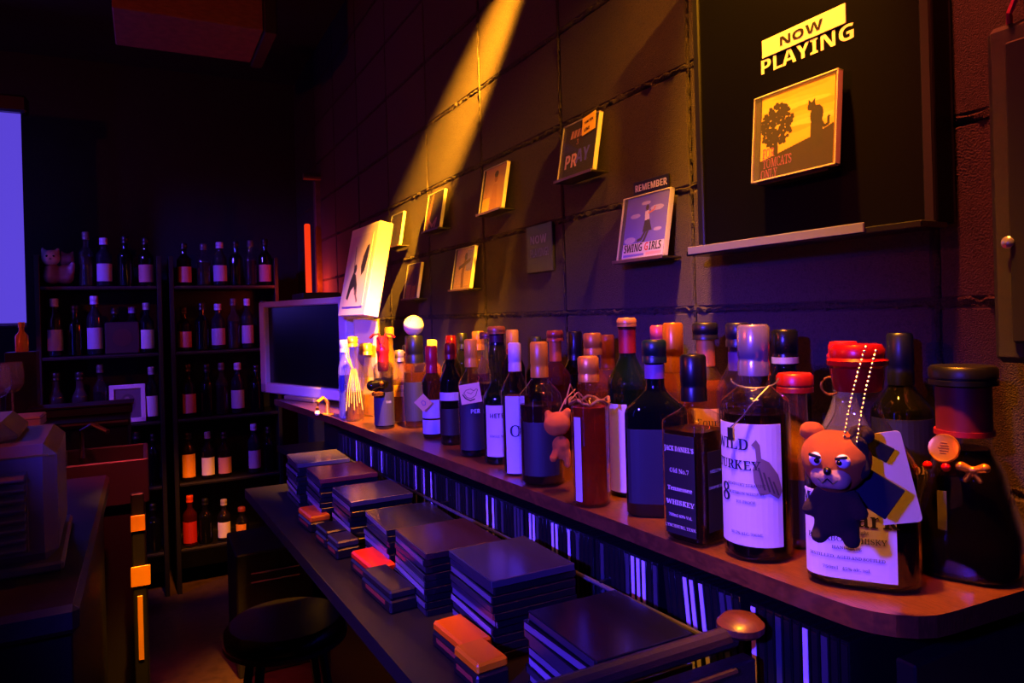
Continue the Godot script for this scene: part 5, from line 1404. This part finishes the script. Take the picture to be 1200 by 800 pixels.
	struct("trim_1", cbox(Vector3(0.075, 2.2, 0.05), 0.004), grained([Color(0.30, 0.26, 0.22), Color(0.40, 0.35, 0.29)], Vector3(2, 2, 2), 0.7, 71), Vector3(q0.x, 1.1, -3.9))
	var q1 := on_z(380, 208, -3.85)
	var pipe := thing("wall_pipe", "short grey pipe across the top of the pale post", "pipe", Vector3(q1.x, q1.y, -3.86))
	part("pipe", tube([Vector3(-0.11, 0, 0), Vector3(0, 0, 0), Vector3(0.11, 0, 0)], 0.018, 10), mat(Color(0.35, 0.33, 0.33), 0.35, 0.5), pipe)
	part("bracket", cbox(Vector3(0.03, 0.06, 0.05), 0.004), mat(Color(0.2, 0.2, 0.2), 0.4), pipe)
	# low side cabinet in front of the post, its top brown
	var sc := on_z(388, 350, -3.55)
	var cab := thing("side_cabinet", "tall dark cabinet with a brown top behind the monitor", "cabinet", Vector3(minf(sc.x, WALL - 0.095), 0, -3.62))
	part("body", cbox(Vector3(0.16, sc.y, 0.26), 0.004), black, cab, Vector3(0, sc.y / 2, 0))
	part("top", cbox(Vector3(0.18, 0.03, 0.28), 0.003), mat(Color(0.16, 0.12, 0.10), 0.5), cab, Vector3(0, sc.y + 0.015, 0))
	# ceiling-hung box
	var h0 := on_z(131, 12, -3.0)
	var h1 := on_z(309, 32, -3.0)
	var hb := thing("ceiling_box", "brown wooden box hung under the dark ceiling", "box", Vector3((h0.x + h1.x) / 2, 2.90, -3.2))
	var hh := 2.90 - (h0.y + h1.y) / 2
	part("panel", cbox(Vector3(h1.x - h0.x, hh, 0.4), 0.004), grained([Color(0.40, 0.23, 0.17), Color(0.52, 0.31, 0.23)], Vector3(2, 8, 2), 0.6, 72), hb, Vector3(0, -hh / 2, 0))
	part("frame", cbox(Vector3(0.05, hh + 0.03, 0.44), 0.004), mat(Color(0.12, 0.08, 0.07), 0.6), hb, Vector3((h1.x - h0.x) / 2 + 0.026, -hh / 2 - 0.0, 0))

func build_left() -> void:
	var black := mat(Color(0.045, 0.042, 0.045), 0.5)
	var steel := mat(Color(0.36, 0.35, 0.36), 0.3, 0.8)
	var brass := mat(Color(0.85, 0.58, 0.12), 0.35, 0.3)
	# bar
	var bar := thing("bar_counter", "dark bar counter with a charcoal top beneath the vented appliance", "bar", Vector3(-0.80, 0, -1.62))
	part("top", cbox(Vector3(1.42, 0.04, 0.96), 0.008), grained([Color(0.10, 0.085, 0.09), Color(0.17, 0.145, 0.15)], Vector3(4, 4, 4), 0.5, 81), bar, Vector3(0, 1.02, 0))
	part("apron", cbox(Vector3(1.40, 0.085, 0.02), 0.002), black, bar, Vector3(0, 0.9575, 0.45))
	part("end_panel", cbox(Vector3(0.03, 1.0, 0.90), 0.004), black, bar, Vector3(0.68, 0.5, 0.0))
	part("end_panel", cbox(Vector3(0.03, 1.0, 0.90), 0.004), black, bar, Vector3(-0.68, 0.5, 0.0))
	part("lower_shelf", cbox(Vector3(1.33, 0.025, 0.86), 0.004), grained([Color(0.36, 0.14, 0.12), Color(0.56, 0.24, 0.20)], Vector3(3, 3, 9), 0.5, 82), bar, Vector3(0, 0.76, 0.01))
	part("back_panel", cbox(Vector3(1.33, 0.95, 0.02), 0.002), black, bar, Vector3(0, 0.48, -0.44))
	for k in 4:
		part("rivet", ball(0.004, 8), steel, bar, Vector3(0.690, 0.90 - 0.045 * k, 0.452))
	# beige vented appliance
	var be := Color(0.52, 0.46, 0.42)
	var ap := thing("vented_appliance", "beige boxy appliance with horizontal vent slats on the bar", "appliance", Vector3(-0.395, 1.04, -1.46), 0.04)
	var aw := 0.52
	part("body", cbox(Vector3(aw, 0.185, 0.30), 0.018), mat(be, 0.55), ap, Vector3(0, 0.105, 0))
	part("lid", cbox(Vector3(aw * 0.86, 0.05, 0.22), 0.022), mat(be, 0.55), ap, Vector3(-0.02, 0.205, -0.02))
	part("base", cbox(Vector3(aw + 0.014, 0.016, 0.32), 0.004), mat(Color(0.45, 0.40, 0.36), 0.5), ap, Vector3(0, 0.008, 0))
	part("vent_plate", cbox(Vector3(aw - 0.10, 0.125, 0.006), 0.001), mat(be, 0.55), ap, Vector3(0.012, 0.098, 0.1495))
	for k in 8:
		part("slat", cbox(Vector3(aw - 0.105, 0.005, 0.016), 0.0015), mat(be, 0.55), ap, Vector3(0.012, 0.045 + 0.0152 * k, 0.159), Vector3(25, 0, 0))
	part("trim_line", cbox(Vector3(aw - 0.02, 0.003, 0.003)), mat(Color(0.75, 0.62, 0.3), 0.35, 0.5), ap, Vector3(0, 0.182, 0.150))
	# cabinet behind with things on top
	var cz := -2.62
	var p0 := on_z(150, 490, cz)
	var cb := thing("back_cabinet", "black cabinet before the racks, pink light painted along its thin front edge", "cabinet", Vector3(p0.x - 0.45, 0, cz - 0.22))
	part("body", cbox(Vector3(0.90, p0.y - 0.02, 0.44), 0.004), black, cb, Vector3(0, (p0.y - 0.02) / 2, 0))
	part("top", cbox(Vector3(0.91, 0.02, 0.46), 0.002), mat(Color(0.09, 0.075, 0.08), 0.3), cb, Vector3(0, p0.y - 0.01, 0))
	part("edge", cbox(Vector3(0.90, 0.006, 0.002)), mat(Color(0.5, 0.4, 0.42), 0.3, 0.4), cb, Vector3(0, p0.y - 0.006, 0.2305))  # pink light on the cabinet edge, painted as a pale strip
	var pb := on_y(16, 503, p0.y)
	var pk := thing("pink_tray", "flat pinkish lavender carton lying on the black cabinet", "box", Vector3(pb.x - 0.03, p0.y, pb.z - 0.06))
	part("carton", cbox(Vector3(0.20, 0.034, 0.14), 0.004), mat(Color(0.78, 0.62, 0.74), 0.6), pk, Vector3(0, 0.017, 0))
	part("lid_seam", cbox(Vector3(0.201, 0.003, 0.141)), mat(Color(0.5, 0.4, 0.48), 0.6), pk, Vector3(0, 0.027, 0))
	var dk := on_y(95, 489, p0.y)
	var tr := thing("dark_tray", "long dark red tray on the black cabinet below the round-bellied bottles", "tray", Vector3(dk.x, p0.y, dk.z - 0.1))
	part("tray", cbox(Vector3(0.30, 0.030, 0.14), 0.004), mat(Color(0.13, 0.05, 0.06), 0.5), tr, Vector3(0, 0.015, 0))
	part("rim", cbox(Vector3(0.31, 0.005, 0.15), 0.001), mat(Color(0.20, 0.08, 0.09), 0.4), tr, Vector3(0, 0.0325, 0))
	# wine glasses; a tumbler drawn as small bottle, amber light painted in its glass
	for q in [[-2, 0.04], [14, -0.10]]:
		var gp := on_z(q[0], 440, cz - 0.15 + q[1])
		var g := thing("wine_glass", "clear wine glass on the black cabinet under the violet screen", "glass", Vector3(gp.x, p0.y, gp.z), 0.0, "wine glasses under the screen")
		part("bowl", lathe([[0.004, 0.085], [0.020, 0.092], [0.034, 0.115], [0.037, 0.145], [0.031, 0.19], [0.029, 0.19], [0.034, 0.145], [0.031, 0.117], [0.00001, 0.094]], 18), mat(Color(0.7, 0.7, 0.75, 0.15), 0.04), g)
		part("stem", lathe([[0.0045, 0.004], [0.0035, 0.03], [0.0035, 0.086]], 10), mat(Color(0.7, 0.7, 0.75, 0.3), 0.04), g)
		part("foot", lathe([[0.00001, 0.0], [0.033, 0.0], [0.033, 0.002], [0.005, 0.005]], 18), mat(Color(0.7, 0.7, 0.75, 0.3), 0.04), g)
	var yp := on_z(26, 412, -2.95)
	var yl := thing("liqueur_bottle", "small bottle, amber light painted into its gold glass, on a dark riser under the screen", "bottle", Vector3(yp.x, p0.y, -2.95))
	part("riser", cbox(Vector3(0.09, yp.y - p0.y, 0.09), 0.002), black, yl, Vector3(0, (yp.y - p0.y) / 2, 0))
	part("glass", lathe([[0.00001, 0], [0.020, 0], [0.020, 0.055], [0.008, 0.07], [0.008, 0.09], [0.00001, 0.09]], 16), mat(Color(0.85, 0.55, 0.10, 0.8), 0.1), yl, Vector3(0, yp.y - p0.y, 0))
	part("cap", lathe([[0.00001, 0.085], [0.010, 0.085], [0.010, 0.102], [0.00001, 0.102]], 12), brass, yl, Vector3(0, yp.y - p0.y, 0))
	# steel sink unit between bar and cabinet
	var sp := on_z(118, 545, -2.15)
	var sk := thing("steel_sink", "small stainless sink with glossy rim between the bar and the black cabinet", "sink", Vector3(sp.x, 0, -2.33))
	part("stand", cbox(Vector3(0.20, sp.y - 0.12, 0.26), 0.004), black, sk, Vector3(0, (sp.y - 0.12) / 2, 0))
	for q in [[Vector3(0.22, 0.12, 0.012), Vector3(0, sp.y - 0.06, 0.14)], [Vector3(0.22, 0.12, 0.012), Vector3(0, sp.y - 0.06, -0.14)], [Vector3(0.012, 0.12, 0.28), Vector3(-0.105, sp.y - 0.06, 0)], [Vector3(0.012, 0.12, 0.28), Vector3(0.105, sp.y - 0.06, 0)]]:
		part("basin_wall", cbox(q[0], 0.003), steel, sk, q[1])
	part("tap", tube([Vector3(-0.06, sp.y - 0.02, -0.10), Vector3(-0.06, sp.y + 0.06, -0.10), Vector3(-0.03, sp.y + 0.08, -0.06), Vector3(0.01, sp.y + 0.06, -0.02)], 0.007, 8), steel, sk)
	# slim stand with brass plates at the end of the bar
	var st0 := on_z(160, 614, -2.0)
	var sd := thing("brass_stand", "slim black stand with two brass plates and a brass strip beside the bar end", "stand", Vector3(st0.x + 0.003, 0, -2.02))
	part("post", cbox(Vector3(0.030, 1.0, 0.02), 0.003), black, sd, Vector3(0, 0.5, 0))
	var st1 := on_z(163, 676, -2.0)
	part("plate", cbox(Vector3(0.032, 0.040, 0.005), 0.001), brass, sd, Vector3(0, st0.y, 0.013))
	part("plate", cbox(Vector3(0.044, 0.050, 0.005), 0.001), brass, sd, Vector3(0.003, st1.y, 0.013))
	var st2 := on_z(158, 738, -2.0)
	part("strip", cbox(Vector3(0.012, 0.16, 0.005), 0.001), brass, sd, Vector3(0, st2.y, 0.013))
	part("base", lathe([[0.00001, 0], [0.045, 0], [0.045, 0.012], [0.03, 0.025], [0.00001, 0.025]], 20), black, sd)
	# bar stool in the aisle
	var seat := at_depth(335, 722, 2.0)
	stool(Vector3(seat.x, 0, seat.z), seat.y, "round black bar stool standing in the aisle before the racks", black, mat(Color(0.05, 0.045, 0.05), 0.25))
	# low amplifier with chrome trim
	var am := on_z(324, 674, -3.0)
	var amp := thing("amplifier", "low black amplifier case with two chrome trim lines behind the stool", "amplifier", Vector3(am.x, 0, -3.2))
	part("case", cbox(Vector3(0.30, am.y + 0.10, 0.36), 0.006), black, amp, Vector3(0, (am.y + 0.10) / 2, 0))
	for dy in [0.018, -0.018]:
		part("chrome_trim", cbox(Vector3(0.19, 0.006, 0.006), 0.001), mat(Color(0.8, 0.76, 0.74), 0.25, 0.7), amp, Vector3(0, am.y + dy, 0.183))
	# brass hook at the far corner of the counter
	var hk := on_y(378, 487, TOP)
	var ho := thing("brass_hook", "small brass hook lamp-shaped ornament on the far corner of the counter", "hook", Vector3(hk.x + 0.02, TOP, hk.z - 0.02))
	part("hook", tube([Vector3(0, 0, 0), Vector3(0, 0.035, 0), Vector3(-0.014, 0.050, 0.004), Vector3(-0.030, 0.040, 0.008), Vector3(-0.032, 0.018, 0.008)], 0.006, 8), brass, ho)
	part("drop", ball(0.008, 10), mat(Color(0.85, 0.78, 0.6), 0.4), ho, Vector3(-0.032, 0.008, 0.008))
	part("plate", lathe([[0.00001, 0], [0.016, 0], [0.016, 0.004], [0.00001, 0.004]], 16), brass, ho)

func stool(at: Vector3, h: float, label: String, frame: Material, pad: Material) -> void:
	var t := thing("bar_stool", label, "stool", at)
	part("seat", lathe([[0.00001, h - 0.055], [0.155, h - 0.055], [0.165, h - 0.04], [0.165, h - 0.02], [0.150, h - 0.004], [0.00001, h]], 28), pad, t)
	part("seat_ring", lathe([[0.160, h - 0.060], [0.168, h - 0.060], [0.168, h - 0.048], [0.160, h - 0.048]], 28), mat(Color(0.4, 0.36, 0.33), 0.3, 0.7), t)
	for k in 4:
		var an := PI / 4 + PI / 2 * k
		var d := Vector3(cos(an), 0, sin(an))
		part("leg", tube([d * 0.11 + Vector3(0, h - 0.055, 0), d * 0.15 + Vector3(0, h * 0.5, 0), d * 0.19], 0.012, 8), frame, t)
	var ring := []
	for k in 25:
		ring.append(Vector3(cos(TAU * k / 24.0) * 0.165, h * 0.30, sin(TAU * k / 24.0) * 0.165))
	part("foot_ring", tube(ring, 0.008, 6), frame, t)
